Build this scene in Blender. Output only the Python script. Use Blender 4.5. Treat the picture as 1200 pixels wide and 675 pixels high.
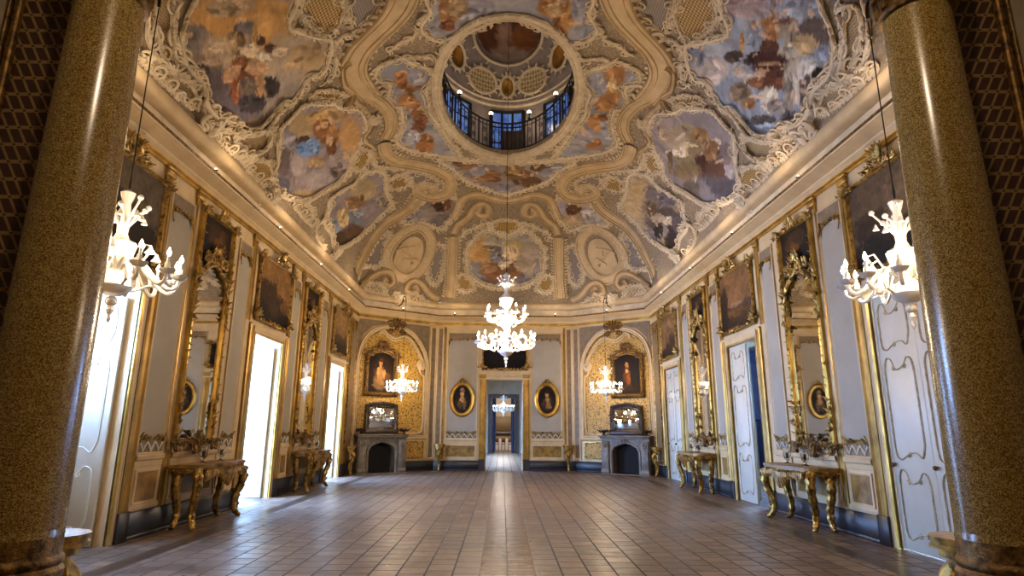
import bpy, math, random, json
import numpy as np
from mathutils import Matrix, Vector, geometry
random.seed(7)
for o in list(bpy.data.objects): bpy.data.objects.remove(o)
S = bpy.context.scene
C = S.collection
PI = math.pi
# ------------------------------------------------------------------ camera
def rad(d): return math.radians(d)
def make_camera():
    t, y, r = rad(13.207), rad(.841), rad(.346)
    fw = Vector((math.sin(y)*math.cos(t), math.cos(y)*math.cos(t), math.sin(t)))
    rt = Vector((math.cos(y), -math.sin(y), 0)); up = rt.cross(fw)
    rt2 = rt*math.cos(r)+up*math.sin(r); up2 = up*math.cos(r)-rt*math.sin(r)
    cd = bpy.data.cameras.new('camera'); cd.sensor_width = 36; cd.lens = 36*699.2/1200
    cd.clip_end = 200; cd.clip_start = .05
    co = bpy.data.objects.new('camera', cd); C.objects.link(co)
    m = Matrix((rt2, up2, -fw)).transposed().to_4x4(); m.translation = (-.072, 0, 1.5)
    co.matrix_world = m; S.camera = co
make_camera()
# ------------------------------------------------------------------ sky, exposure
WORLD = 84.0
w = bpy.data.worlds.new('sky'); S.world = w; w.use_nodes = True
bg = w.node_tree.nodes['Background']; bg.inputs[0].default_value = (.27, .49, 1.0, 1); bg.inputs[1].default_value = WORLD
S.view_settings.view_transform = 'Standard'; S.view_settings.look = 'None'
S.view_settings.exposure = 0.0; S.view_settings.gamma = 1; S.view_settings.use_curve_mapping = False
S.cycles.use_denoising = True
S.cycles.max_bounces = 8; S.cycles.diffuse_bounces = 4; S.cycles.glossy_bounces = 4; S.cycles.transmission_bounces = 5
S.cycles.sample_clamp_indirect = 6; S.cycles.caustics_reflective = False; S.cycles.caustics_refractive = False
WARM = (1.0, .77, .52)
K_MAIN, K_SMALL, K_COVE = 760, 130, 10
def point_light(name, loc, watts, radius=.15, col=WARM):
    l = bpy.data.lights.new(name, 'POINT'); l.energy = watts; l.color = col; l.shadow_soft_size = radius
    o = bpy.data.objects.new(name, l); C.objects.link(o); o.location = loc; return o
def portal(loc, rot, sx, sy):
    l = bpy.data.lights.new('window_portal', 'AREA'); l.shape = 'RECTANGLE'; l.size = sx; l.size_y = sy
    l.cycles.is_portal = True
    o = bpy.data.objects.new('window_portal', l); C.objects.link(o); o.location = loc; o.rotation_euler = rot; return o
# ------------------------------------------------------------------ materials
def lin(h):
    h = h.lstrip('#'); v = [int(h[i:i+2], 16)/255 for i in (0, 2, 4)]
    return tuple(x/12.92 if x <= .04045 else ((x+.055)/1.055)**2.4 for x in v)
class NT:
    def __init__(s, name):
        s.m = bpy.data.materials.new(name); s.m.use_nodes = True; s.t = s.m.node_tree; s.n = s.t.nodes
        s.p = s.n['Principled BSDF']; s.tc = None
    def new(s, ty, **k):
        n = s.n.new(ty)
        for a, b in k.items():
            if a in n.inputs: n.inputs[a].default_value = b
            else: setattr(n, a, b)
        return n
    def link(s, a, b): s.t.links.new(a, b)
    def obj(s):
        if not s.tc: s.tc = s.n.new('ShaderNodeTexCoord')
        return s.tc.outputs['Object']
    def noise(s, scale, detail=4, rough=.6, vec=None):
        n = s.new('ShaderNodeTexNoise', Scale=scale, Detail=detail, Roughness=rough); s.link(vec or s.obj(), n.inputs['Vector']); return n.outputs['Fac']
    def ramp(s, fac, stops):
        r = s.n.new('ShaderNodeValToRGB'); e = r.color_ramp.elements
        while len(e) < len(stops): e.new(.5)
        for k, (p, c) in enumerate(stops): e[k].position = p; e[k].color = tuple(c)+(1,)
        s.link(fac, r.inputs[0]); return r.outputs[0]
    def mix(s, fac, a, b, mode='MIX'):
        m = s.new('ShaderNodeMix', data_type='RGBA', blend_type=mode)
        for sock, v in ((m.inputs[0], fac), (m.inputs[6], a), (m.inputs[7], b)):
            if hasattr(v, 'is_output'): s.link(v, sock)
            elif isinstance(v, (int, float)): sock.default_value = v
            else: sock.default_value = tuple(v)+(1,)
        return m.outputs[2]
    def math(s, op, a, b=0.0):
        m = s.new('ShaderNodeMath', operation=op)
        for k, v in enumerate((a, b)):
            if hasattr(v, 'is_output'): s.link(v, m.inputs[k])
            else: m.inputs[k].default_value = v
        return m.outputs[0]
    def sep(s, vec):
        n = s.n.new('ShaderNodeSeparateXYZ'); s.link(vec, n.inputs[0]); return n.outputs
    def bump(s, h, strength=.3, dist=.02):
        b = s.new('ShaderNodeBump', Strength=strength, Distance=dist); s.link(h, b.inputs['Height']); s.link(b.outputs[0], s.p.inputs['Normal'])
    def set(s, **k):
        for a, v in k.items():
            i = s.p.inputs[a.replace('_', ' ')]
            if hasattr(v, 'is_output'): s.link(v, i)
            elif isinstance(v, (tuple, list)): i.default_value = tuple(v)+(1,)
            else: i.default_value = v
        return s
M = {}
def mottled(name, c1, c2, scale=3, rough=.55, bump=.15, metal=0, detail=5, bscale=None, **k):
    t = NT(name); f = t.noise(scale, detail)
    t.set(Base_Color=t.ramp(f, [(.35, lin(c1)), (.65, lin(c2))]), Roughness=rough, Metallic=metal, **k)
    if bump: t.bump(t.noise(bscale or scale*8, 3), bump, .01)
    M[name] = t.m; return t
mottled('stucco_cream', 'b39a72', 'c8ae86', 2.5, .7, .25, bscale=20)
mottled('stucco_white', 'c0ad90', 'd6c5a8', 4, .7, .25, bscale=30)
t = NT('vault_ground'); v_ = t.new('ShaderNodeTexVoronoi', Scale=13.0); t.link(t.obj(), v_.inputs['Vector']); t.set(Base_Color=t.mix(t.noise(2, 3), t.ramp(v_.outputs['Distance'], [(.1, lin('ab9778')), (.6, lin('6e5f4c'))]), lin('96836a')), Roughness=.8); t.bump(v_.outputs['Distance'], -.5, .03) if False else t.bump(t.math('MULTIPLY', v_.outputs['Distance'], -1.0), .6, .03); M['vault_ground'] = t.m
mottled('cream_paint', 'b89d74', 'c8ae84', 3, .5, .1)
mottled('white_paint', 'c6c0b0', 'd0cabb', 2, .4, .06)
mottled('silk', '948a7a', 'a09585', 1.2, .75, .12, bscale=60)
mottled('dark_marble', '0f1016', '1b1c25', 3, .42, 0)
mottled('brown_marble', '644619', '9c7834', 6, .4, .05, detail=8)
mottled('taupe_paint', '66543e', '7e6a4e', 8, .6, .1)
mottled('gilt', '4e3512', 'c29a4c', 10, .32, .4, metal=.7, bscale=50)
mottled('gilt_strip', '7a5a20', 'a9833a', 2.5, .4, .08, metal=.6)
mottled('gilt_bright', '8a6824', 'c49a46', 3, .33, .2, metal=.75, bscale=40)
mottled('gilt_dark', '35240d', '8a6630', 18, .42, .6, metal=.6, bscale=60)
mottled('dark_wood', '1d120b', '33200f', 6, .4, .2)
mottled('gilt_pale', '8c7a58', 'bfae8a', 14, .4, .3, metal=.35)
mottled('fire_stone', '584d42', '7f7365', 5, .55, .2, detail=8)
mottled('soot', '080706', '14110e', 6, .9, .1)
mottled('iron', '15130f', '26221c', 10, .5, .2, metal=.6)
mottled('plaster_room', '8c7f6c', 'a09078', 2, .8, .1)
mottled('plaster_blue', '6c7488', '848c9c', 2, .8, .1)
mottled('blue_drape', '232636', '363c50', 5, .8, .3)
mottled('chair_wood', '5a3520', '7c4c2c', 5, .5, .1)
mottled('linen', 'dcdad4', 'e6e4de', 3, .8, .1)
mottled('dome_plaster', '776b68', '8e827e', 4, .8, .3)
t = NT('milk_glass').set(Base_Color=lin('f4efe6'), Roughness=.18, Transmission_Weight=.25, IOR=1.45, Coat_Weight=.6); M['milk_glass'] = t.m
t = NT('clear_glass').set(Base_Color=(.95, .97, 1), Roughness=.03, Transmission_Weight=1.0, IOR=1.45); M['clear_glass'] = t.m
t = NT('mirror_glass').set(Base_Color=(.80, .80, .78), Roughness=.025, Metallic=1.0); M['mirror_glass'] = t.m
t = NT('flame_bulb').set(Base_Color=(1, .9, .7), Emission_Color=(1, .84, .6), Emission_Strength=45.0); M['flame_bulb'] = t.m; t.m.cycles.emission_sampling = 'NONE'
t = NT('lamp_globe').set(Base_Color=(1, .9, .7), Emission_Color=(1, .82, .55), Emission_Strength=8.0); M['lamp_globe'] = t.m; t.m.cycles.emission_sampling = 'NONE'
def painted():
    t = NT('painted'); a = t.new('ShaderNodeAttribute', attribute_name='Col')
    f = t.noise(30, 3); t.set(Base_Color=t.mix(.25, a.outputs['Color'], t.mix(f, (0, 0, 0), (1, 1, 1)), 'OVERLAY'), Roughness=.75, Specular_IOR_Level=.2); t.bump(t.noise(90, 2), .1, .005); M['painted'] = t.m
painted()
def granite():
    t = NT('granite'); v = t.new('ShaderNodeTexVoronoi', Scale=210.0); t.link(t.obj(), v.inputs['Vector'])
    x = t.sep(v.outputs['Color'])[0]; big = t.noise(3.5, 4)
    c = t.ramp(x, [(.05, lin('3a280f')), (.35, lin('78602a')), (.65, lin('967c3c')), (.95, lin('b8a066'))])
    t.set(Base_Color=t.mix(t.math('MULTIPLY', big, .9), c, t.mix(.5, c, lin('5f4216'))), Roughness=.22, Specular_IOR_Level=.6); M['granite'] = t.m
granite()
def damask():
    t = NT('damask'); n = t.noise(17, 2, .5); n2 = t.noise(44, 3)
    f = t.math('ADD', t.math('MULTIPLY', n, .6), t.math('MULTIPLY', n2, .4))
    t.set(Base_Color=t.ramp(f, [(.38, lin('3c270c')), (.46, lin('94702a')), (.53, lin('d8ac50')), (.6, lin('7c581c'))]), Roughness=.6, Metallic=.0); M['damask'] = t.m
damask()
def lattice(name, cell, line, dark, gold, dot, coord='Object', plane='xz', lw=.2, sheary=1.0):
    """diagonal trellis of gold lines with a stud at each crossing"""
    t = NT(name)
    if coord == 'UV': t.tc = t.n.new('ShaderNodeTexCoord'); vec = t.tc.outputs['UV']
    else: vec = t.obj()
    x, y, z = t.sep(vec); b = z if plane == 'xz' else y
    b = t.math('MULTIPLY', b, sheary)
    u = t.math('FRACT', t.math('MULTIPLY', t.math('ADD', t.math('ADD', x, b), 100.0), 1/cell)); v = t.math('FRACT', t.math('MULTIPLY', t.math('ADD', t.math('SUBTRACT', x, b), 100.0), 1/cell))
    du = t.math('ABSOLUTE', t.math('SUBTRACT', u, .5)); dv = t.math('ABSOLUTE', t.math('SUBTRACT', v, .5))   # .5 on the lines
    m = t.math('MAXIMUM', du, dv); isline = t.math('GREATER_THAN', m, .5-lw/2)
    isdot = t.math('GREATER_THAN', t.math('MINIMUM', du, dv), .5-lw*.62)
    n = t.noise(40, 3)
    c = t.mix(isline, t.mix(n, lin(dark), tuple(q*1.9 for q in lin(dark))), t.mix(n, lin(line), lin(gold)))
    t.set(Base_Color=t.mix(isdot, c, lin(dot)), Roughness=.6)
    t.bump(isline, .5, .012); M[name] = t.m
def wall_lattice():
    t = NT('wall_lattice'); x, y, z = t.sep(t.obj())
    u = t.math('FRACT', t.math('MULTIPLY', t.math('ADD', t.math('SUBTRACT', t.math('MULTIPLY', z, .55), t.math('ABSOLUTE', x)), 50.0), 1/.078)); v = t.math('FRACT', t.math('MULTIPLY', z, 1/.122))
    du = t.math('ABSOLUTE', t.math('SUBTRACT', u, .5)); dv = t.math('ABSOLUTE', t.math('SUBTRACT', v, .5))
    isl = t.math('MAXIMUM', t.math('GREATER_THAN', du, .375), t.math('GREATER_THAN', dv, .40)); dot = t.math('MULTIPLY', t.math('GREATER_THAN', du, .37), t.math('GREATER_THAN', dv, .45))
    n = t.noise(30, 3); c = t.mix(isl, t.mix(n, lin('200d08'), lin('45241a')), t.mix(n, lin('6e5530'), lin('8f7444')))
    t.set(Base_Color=t.mix(dot, c, lin('24140c')), Roughness=.6); t.bump(isl, .4, .008); M['wall_lattice'] = t.m
wall_lattice()
lattice('gold_lattice', .12, 'b18f4e', '6e5222', 'c8a660', '4a3310', 'UV', 'xy', lw=.34)
lattice('pale_lattice', .26, 'bfae92', '7a6848', 'd0bfa2', '94783c', 'UV', 'xy', lw=.34)
lattice('grey_diaper', .09, '8c8078', '655a55', '9a8e84', '5a5048', 'UV', 'xy', lw=.3)
lattice('beige_diaper', .10, 'a48f6c', '7c6848', 'b8a27c', '6a5434', 'UV', 'xy', lw=.3)
def floor_mat():
    t = NT('terracotta'); b = t.n.new('ShaderNodeTexBrick'); b.offset = .5; b.squash = 1
    mp = t.n.new('ShaderNodeMapping'); t.link(t.obj(), mp.inputs[0]); t.link(mp.outputs[0], b.inputs['Vector']); mp.inputs['Rotation'].default_value = (0, 0, PI/2)
    for k, v in (('Scale', 1.0), ('Mortar Size', .011), ('Mortar Smooth', .15), ('Brick Width', .29), ('Row Height', .29), ('Bias', 0.0)): b.inputs[k].default_value = v
    b.inputs['Color1'].default_value = lin('5c4a3b')+(1,); b.inputs['Color2'].default_value = lin('98806a')+(1,); b.inputs['Mortar'].default_value = lin('20160f')+(1,)
    big = t.noise(.9, 5); sm = t.noise(7, 5)
    c = t.mix(.45, b.outputs['Color'], t.ramp(big, [(.35, lin('5a4636')), (.65, lin('947c64'))]), 'OVERLAY')
    c = t.mix(t.math('MULTIPLY', sm, .45), c, lin('665646'))
    c = t.mix(b.outputs['Fac'], c, lin('1c130d'))
    t.set(Base_Color=c, Roughness=t.mix(b.outputs['Fac'], t.ramp(t.noise(5, 4), [(.3, (.27,)*3), (.7, (.46,)*3)]), (.8,)*3), Specular_IOR_Level=.8)
    h = t.math('SUBTRACT', t.math('MULTIPLY', t.noise(3, 2), .25), b.outputs['Fac']); t.bump(h, .35, .004); M['terracotta'] = t.m
floor_mat()
mottled('floor_stripe', '35291f', '4a3a2c', 3, .3, .05)
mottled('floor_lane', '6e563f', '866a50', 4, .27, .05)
t = NT('window_blue'); f = t.noise(3, 2); t.set(Base_Color=lin('203468'), Roughness=.2, Emission_Color=t.ramp(f, [(.3, lin('3a5aa8')), (.7, lin('7f9fd8'))]), Emission_Strength=.55); M['window_blue'] = t.m
# ------------------------------------------------------------------ mesh builder
class MB:
    def __init__(s): s.v = []; s.f = []; s.col = None
    def add(s, vs, fs):
        n = len(s.v); s.v.extend(tuple(map(float, p)) for p in vs); s.f.extend(tuple(i+n for i in f) for f in fs)
    def box(s, x0, x1, y0, y1, z0, z1, b=0.0):
        if b <= 0:
            s.add([(x, y, z) for z in (z0, z1) for y in (y0, y1) for x in (x0, x1)],
                  [(0, 2, 3, 1), (4, 5, 7, 6), (0, 1, 5, 4), (2, 6, 7, 3), (0, 4, 6, 2), (1, 3, 7, 5)]); return s
        # bevelled: rounded-corner rings in plan
        def ring(i, z): return [(x0+i+b, y0+i, z), (x1-i-b, y0+i, z), (x1-i, y0+i+b, z), (x1-i, y1-i-b, z), (x1-i-b, y1-i, z), (x0+i+b, y1-i, z), (x0+i, y1-i-b, z), (x0+i, y0+i+b, z)]
        R = [ring(b*.7, z0), ring(0, z0+b), ring(0, z1-b), ring(b*.7, z1)]
        fs = [tuple(range(7, -1, -1)), tuple(range(24, 32))]
        for k in range(3):
            for i in range(8): j = (i+1) % 8; fs.append((k*8+i, k*8+j, k*8+8+j, k*8+8+i))
        s.add([p for r in R for p in r], fs); return s
    def tube(s, pts, r, sides=6, closed=False):
        pts = np.array(pts, float); n = len(pts)
        r = np.full(n, r) if np.isscalar(r) else np.array(r, float)
        if closed: t = np.roll(pts, -1, 0)-np.roll(pts, 1, 0)
        else: t = np.gradient(pts, axis=0)
        t /= np.linalg.norm(t, axis=1)[:, None]+1e-12
        a = np.array([0, 0, 1.]) if abs(t[0][2]) < .9 else np.array([1., 0, 0])
        vs = []; u = np.cross(t[0], a); u /= np.linalg.norm(u)
        for k in range(n):
            u = u-t[k]*(u@t[k]); u /= np.linalg.norm(u)+1e-12; w_ = np.cross(t[k], u)
            for i in range(sides):
                an = 2*PI*i/sides; vs.append(pts[k]+r[k]*(math.cos(an)*u+math.sin(an)*w_))
        fs = []
        for k in range(n if closed else n-1):
            k2 = (k+1) % n
            for i in range(sides): j = (i+1) % sides; fs.append((k*sides+i, k*sides+j, k2*sides+j, k2*sides+i))
        if not closed: fs += [tuple(range(sides-1, -1, -1)), tuple((n-1)*sides+i for i in range(sides))]
        s.add(vs, fs); return s
    def lathe(s, prof, c=(0, 0, 0), seg=24, flute=0.0, nfl=8):
        vs = []; n = len(prof)
        for r, z in prof:
            for i in range(seg):
                a = 2*PI*i/seg; q = r*(1+flute*math.cos(nfl*a)); vs.append((c[0]+q*math.cos(a), c[1]+q*math.sin(a), c[2]+z))
        fs = [(k*seg+i, k*seg+(i+1) % seg, (k+1)*seg+(i+1) % seg, (k+1)*seg+i) for k in range(n-1) for i in range(seg)]
        fs += [tuple(range(seg-1, -1, -1)), tuple((n-1)*seg+i for i in range(seg))]
        s.add(vs, fs); return s
    def ball(s, c, r, seg=10, rz=None):
        rz = rz or r; s.lathe([(max(1e-4, r*math.sin(PI*k/6)), -rz*math.cos(PI*k/6)) for k in range(7)], c, seg); return s
    def prism(s, poly, y0, y1):
        """polygon in x,z pushed from y0 to y1"""
        n = len(poly); tr = geometry.tessellate_polygon([[Vector((a, b, 0)) for a, b in poly]])
        fs = [tuple(t) for t in tr]+[tuple(i+n for i in reversed(t)) for t in tr]+[(i, (i+1) % n, n+(i+1) % n, n+i) for i in range(n)]
        s.add([(a, y0, b) for a, b in poly]+[(a, y1, b) for a, b in poly], fs); return s
    def frame(s, poly, prof, closed=True):
        """moulding along a polygon in x,z; prof = [(inset d, relief y)]"""
        P = np.array(poly, float); n = len(P)
        if closed and sum(P[i][0]*P[(i+1) % n][1]-P[(i+1) % n][0]*P[i][1] for i in range(n)) < 0: P = P[::-1]
        off = []
        for i in range(n):
            a = P[i-1] if (closed or i > 0) else None; b = P[(i+1) % n] if (closed or i < n-1) else None
            d1 = (P[i]-a)/(np.linalg.norm(P[i]-a)+1e-9) if a is not None else None
            d2 = (b-P[i])/(np.linalg.norm(b-P[i])+1e-9) if b is not None else None
            if d1 is None: d1 = d2
            if d2 is None: d2 = d1
            n1 = np.array((-d1[1], d1[0])); n2 = np.array((-d2[1], d2[0])); m = n1+n2; m /= max(.25, (m@m)/2)**.5*math.sqrt(2)/1.0
            k = 1/max(.35, m@n1/(np.linalg.norm(m)+1e-9)); off.append(m/(np.linalg.norm(m)+1e-9)*k)
        K = len(prof); vs = []
        for i in range(n):
            for d, h in prof: q = P[i]+off[i]*d; vs.append((q[0], h, q[1]))
        fs = [(i*K+k, i*K+k+1, ((i+1) % n)*K+k+1, ((i+1) % n)*K+k) for i in range(n if closed else n-1) for k in range(K-1)]
        s.add(vs, fs); return s
    def scroll(s, x, z, r, turns=1.5, a0=0.0, d=1, th=.02, y=.02, tail=None, sides=5):
        """tapered volute in x,z standing proud of the wall; tail=(x,z) start point"""
        n = int(10+turns*10); P = []
        for k in range(n):
            u = k/(n-1); a = a0+d*turns*2*PI*u; q = r*(1-u)**1.0*.9+r*.1; P.append((x+q*math.cos(a), y+th*.5*u, z+q*math.sin(a)))
        if tail: 
            T = np.array((tail[0], y*.5, tail[1])); e = np.array(P[0]); g = np.array(P[0])-np.array(P[1]); m = e+g/np.linalg.norm(g)*np.linalg.norm(T-e)*.5
            P = [tuple((1-u)**2*T+2*u*(1-u)*m+u*u*e) for u in np.linspace(0, 1, 7)[:-1]]+P
        N = len(P); R = [th*(.35+.65*math.sin(PI*min(1, .12+.88*k/(N-1))*.9)) for k in range(N)]; R[-1] = th*.9
        s.tube(P, R, sides); return s
    def leaf(s, x, z, ang, L, wd, y=.0, curl=.04):
        """acanthus leaf in x,z with a raised spine and lobed edge"""
        vs = []; n = 7; ca, sa = math.cos(ang), math.sin(ang)
        for k in range(n):
            u = k/(n-1); h = wd*math.sin(PI*min(1, .15+.85*u))*(1 if k % 2 else .72)
            if k == n-1: h = wd*.3
            for q, e in ((-1, .0), (-.5, .6), (0, 1), (.5, .6), (1, 0)):
                lx = u*L; lz = q*h; vs.append((x+lx*ca-lz*sa, y+.004+e*wd*.45+curl*u*u, z+lx*sa+lz*ca))
        s.add(vs, [(k*5+i, k*5+i+1, k*5+6+i, k*5+5+i) for k in range(n-1) for i in range(4)]); return s
    def mirror_x(s, x0=0.0):
        n = len(s.v); v0 = list(s.v); s.v += [(2*x0-x, y, z) for x, y, z in v0]; s.f += [tuple(i+n for i in reversed(f)) for f in list(s.f)]; return s
    def build(s, name, mat, parent=None, flip=False, smooth=True, loc=None, colour=None, uv=None):
        me = bpy.data.meshes.new(name); v = s.v
        fs = s.f
        if flip: v = [(-x, y, z) for x, y, z in v]; fs = [tuple(reversed(f)) for f in fs]
        me.from_pydata(v, [], fs); me.materials.append(M[mat] if isinstance(mat, str) else mat)
        if smooth: me.polygons.foreach_set('use_smooth', [True]*len(me.polygons)); 
        if colour is not None:
            a = me.color_attributes.new('Col', 'FLOAT_COLOR', 'POINT'); c = np.ones((len(v), 4)); c[:, :3] = colour; a.data.foreach_set('color', c.ravel())
        if uv is not None:
            l = me.uv_layers.new(name='UVMap'); li = np.zeros(len(me.loops), int); me.loops.foreach_get('vertex_index', li); l.data.foreach_set('uv', np.array(uv)[li].ravel())
        me.update()
        if smooth: 
            try: me.set_sharp_from_angle(angle=rad(38))
            except Exception: pass
        o = bpy.data.objects.new(name, me); C.objects.link(o)
        if parent: o.parent = parent
        if loc is not None: o.location = loc
        return o
def tag(o, label=None, cat=None, group=None, kind=None):
    for k, v in (('label', label), ('category', cat), ('group', group), ('kind', kind)):
        if v: o[k] = v
    return o
def thing(name, label, cat, mat=None, group=None):
    o = bpy.data.objects.new(name, None); C.objects.link(o); o.empty_display_size = .2
    if mat is not None: o.matrix_world = mat
    return tag(o, label, cat, group, 'thing')
def copy_tree(o, parent=None):
    c = o.copy(); C.objects.link(c); c.parent = parent
    for ch in list(o.children): copy_tree(ch, c)
    return c
def child_label(root, name, text):
    for c in root.children_recursive:
        if c.name.split('.')[0] == name: c['label'] = text
# frames: local x runs along the wall away from the camera's corner, y into the room, z up (left side flipped in x)
XW, YF, CH0 = 5.12, 22.4, 20.6
def frame_mat(ox, oy, nx, ny):
    return Matrix(((ny, nx, 0, ox), (-nx, ny, 0, oy), (0, 0, 1, 0), (0, 0, 0, 1)))
FR = frame_mat(XW, 0, -1, 0); FL = frame_mat(-XW, 0, 1, 0)
CN = 1/math.hypot(1.8, 2.57)
CR = frame_mat(XW, CH0, -1.8*CN, -2.57*CN); CL = frame_mat(-XW, CH0, 1.8*CN, -2.57*CN)
CLEN = math.hypot(1.8, 2.57)
FF = frame_mat(0, YF, 0, -1)
def at(F, x, y=0, z=0): return F @ Matrix.Translation((x, y, z))
def rect(x0, x1, z0, z1): return [(x0, z0), (x1, z0), (x1, z1), (x0, z1)]
def oval(cx, cz, a, b, n=40): return [(cx+a*math.cos(2*PI*k/n), cz+b*math.sin(2*PI*k/n)) for k in range(n)]
def smooth_path(P, n=6, closed=False):
    P = np.array(P, float); N = len(P); out = []
    for i in range(N if closed else N-1):
        p0 = P[i-1] if (closed or i > 0) else P[0]; p1 = P[i]; p2 = P[(i+1) % N]; p3 = P[(i+2) % N] if (closed or i+2 < N) else P[-1]
        for k in range(n):
            t = k/n; out.append(.5*((2*p1)+(-p0+p2)*t+(2*p0-5*p1+4*p2-p3)*t*t+(-p0+3*p1-3*p2+p3)*t**3))
    if not closed: out.append(P[-1])
    return np.array(out)
# ------------------------------------------------------------------ painting
def vnoise(x, y, seed=0):
    xi = np.floor(x).astype(np.int64); yi = np.floor(y).astype(np.int64); fx = x-xi; fy = y-yi; fx = fx*fx*(3-2*fx); fy = fy*fy*(3-2*fy)
    def h(a, b):
        n = (a*374761393+b*668265263+seed*974711) & 0xffffffff; n = ((n ^ (n >> 13))*1274126177) & 0xffffffff; return ((n ^ (n >> 16)) & 0xffff)/65535.0
    return (h(xi, yi)*(1-fx)+h(xi+1, yi)*fx)*(1-fy)+(h(xi, yi+1)*(1-fx)+h(xi+1, yi+1)*fx)*fy
def fbm(x, y, seed=0, o=4): return sum(vnoise(x*2**k, y*2**k, seed+k)*.5**(k+1) for k in range(o))/(1-.5**o)
def paint(U, V, base, blobs, seed=0, scale=1.0, warp=.35, grain=.22, sats=False, clouds=0):
    """canvas colours at points U,V; blobs = [cx,cy, ax,ay, bx,by, hex]"""
    U = np.asarray(U, float); V = np.asarray(V, float); col = np.tile(np.array(lin(base)), (len(U), 1))
    col *= (1+(fbm(U*4/scale, V*4/scale, seed)-.5)*.5)[:, None]
    n1 = fbm(U*6/scale, V*6/scale, seed+11)-.5; n2 = fbm(U*6/scale, V*6/scale, seed+23)-.5
    n3 = fbm(U*17/scale, V*17/scale, seed+31)-.5; n4 = fbm(U*17/scale, V*17/scale, seed+37)-.5; n5 = fbm(U*34/scale, V*34/scale, seed+41, 2)-.5
    if clouds:
        rc = random.Random(seed+900); lo = (U.min(), V.min()); hi = (U.max(), V.max()); b0 = np.array(lin(base)); pf = []
        for k in range(clouds):
            x, y = rc.uniform(lo[0], hi[0]), rc.uniform(lo[1], hi[1]); r = rc.uniform(.05, .13)*scale
            pf.append((x, y-r*.5, r*1.3, r*.8, b0*.62)); pf.append((x, y, r*1.2, r*.75, np.clip(b0*1.25+np.array((.05, .035, .0)), 0, 1)))
        for x, y, rx, ry, c in pf:
            r = np.hypot((U-x)/rx+n1*.9+n3*.5, (V-y)/ry+n2*.9+n4*.5); al = np.clip((1.1-r)/.6, 0, 1); al = (al*al*(3-2*al)*.55)[:, None]; col = col*(1-al)+c*al
    for cx, cy, ax, ay, bx, by, hx in blobs:
        det = ax*by-ay*bx
        if abs(det) < 1e-9: continue
        dx, dy = U-cx, V-cy; a = (dx*by-dy*bx)/det; b = (-dx*ay+dy*ax)/det
        rng = random.Random(int((cx*7919+cy*104729)*1000)+seed); c0 = np.array(lin(hx)); size = math.sqrt(abs(det))
        def dab(a, b, c, soft, w=1.0):
            r = np.hypot(a+n1*warp*2+n3*warp*1.4, b+n2*warp*2+n4*warp*1.4)+n5*.5; al = np.clip((1.15-r)/soft, 0, 1); al = (al*al*(3-2*al)*w)[:, None]
            fold = 1+.55*(fbm(a*1.3+n1*3, b*3.4+n2*3, seed+71, 3)-.5)[:, None]+.16*np.clip(b, -1, 1)[:, None]
            return col*(1-al)+np.clip(c*fold, 0, 1)*al
        col = dab(a, b, c0, .4 if size > .045*scale/.3 else .2)
        if sats and size < .05*scale/.3:
            for k in range(6):
                t = rng.uniform(0, 2*PI); q = rng.uniform(.3, 1.1); th = rng.uniform(0, PI); e1, e2 = rng.uniform(.3, .6), rng.uniform(.12, .26)
                a2, b2 = a-q*math.cos(t), b-q*math.sin(t); a3 = (a2*math.cos(th)+b2*math.sin(th))/e1; b3 = (-a2*math.sin(th)+b2*math.cos(th))/e2
                col = dab(a3, b3, np.array(lin('c4a078')) if rng.random() < .16 else c0*rng.choice((.45, .6, .75, 1.3, 1.6)), .35, .85)
    cl = fbm(U*5/scale+n1*2, V*7/scale+n2*2, seed+51, 5)-.5; st = fbm(U*26/scale+n1*6, V*26/scale+n2*6, seed+61, 3)-.5
    g = 1+(fbm(U*22/scale, V*22/scale, seed+5)-.5)*grain*2+cl*grain*2.2+st*grain*2
    col = col*g[:, None]
    if sats: col = .22*(np.clip(col, 0, 2)/.22)**1.2; gy = col.mean(1, keepdims=True); col = gy+(col-gy)*.72
    return np.clip(col, 0, .85)
def canvas(name, parent, x0, x1, z0, z1, y, base, bl, poly=None, seed=0, n=56, flip=False, label=None, gain=.62):
    """painted canvas; blobs in 0..1 over the canvas: (u, v, ru, rv, hex)"""
    w_, h_ = x1-x0, z1-z0; m = MB(); nx, nz = max(8, int(n*min(1, w_/h_))), max(8, int(n*min(1, h_/w_)))
    U, V = np.meshgrid(np.linspace(0, 1, nx), np.linspace(0, 1, nz)); U = U.ravel(); V = V.ravel()
    col = paint(U*w_/h_, V, base, [(u*w_/h_, v, ru*w_/h_, 0, 0, rv, hx) for u, v, ru, rv, hx in bl], seed)
    if poly:   # oval or shaped canvas: pull the grid on to the outline
        a = 2*U-1; b = 2*V-1
        if poly == 'oval': X = a*np.sqrt(1-b*b/2); Z = b*np.sqrt(1-a*a/2)
        else: X = a; Z = np.where(V > .5, -1+(b+1)*(1-.5*poly*0), b); Z = -1+(b+1)*(1-poly*(np.abs(a)**2.2))
        U2 = (X+1)/2; V2 = (Z+1)/2; col = paint(U2*w_/h_, V2, base, [(u*w_/h_, v, ru*w_/h_, 0, 0, rv, hx) for u, v, ru, rv, hx in bl], seed)
    else: U2, V2 = U, V
    col = .2*(col/.2)**1.45; col = col*gain*np.array((1.15, .95, .66))
    vs = [(x0+u*w_, y, z0+v*h_) for u, v in zip(U2, V2)]
    m.add(vs, [(j*nx+i, j*nx+i+1, (j+1)*nx+i+1, (j+1)*nx+i) for j in range(nz-1) for i in range(nx-1)])
    o = m.build(name, 'painted', parent, flip=flip, colour=col)
    if label: o['label'] = label
    return o
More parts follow.
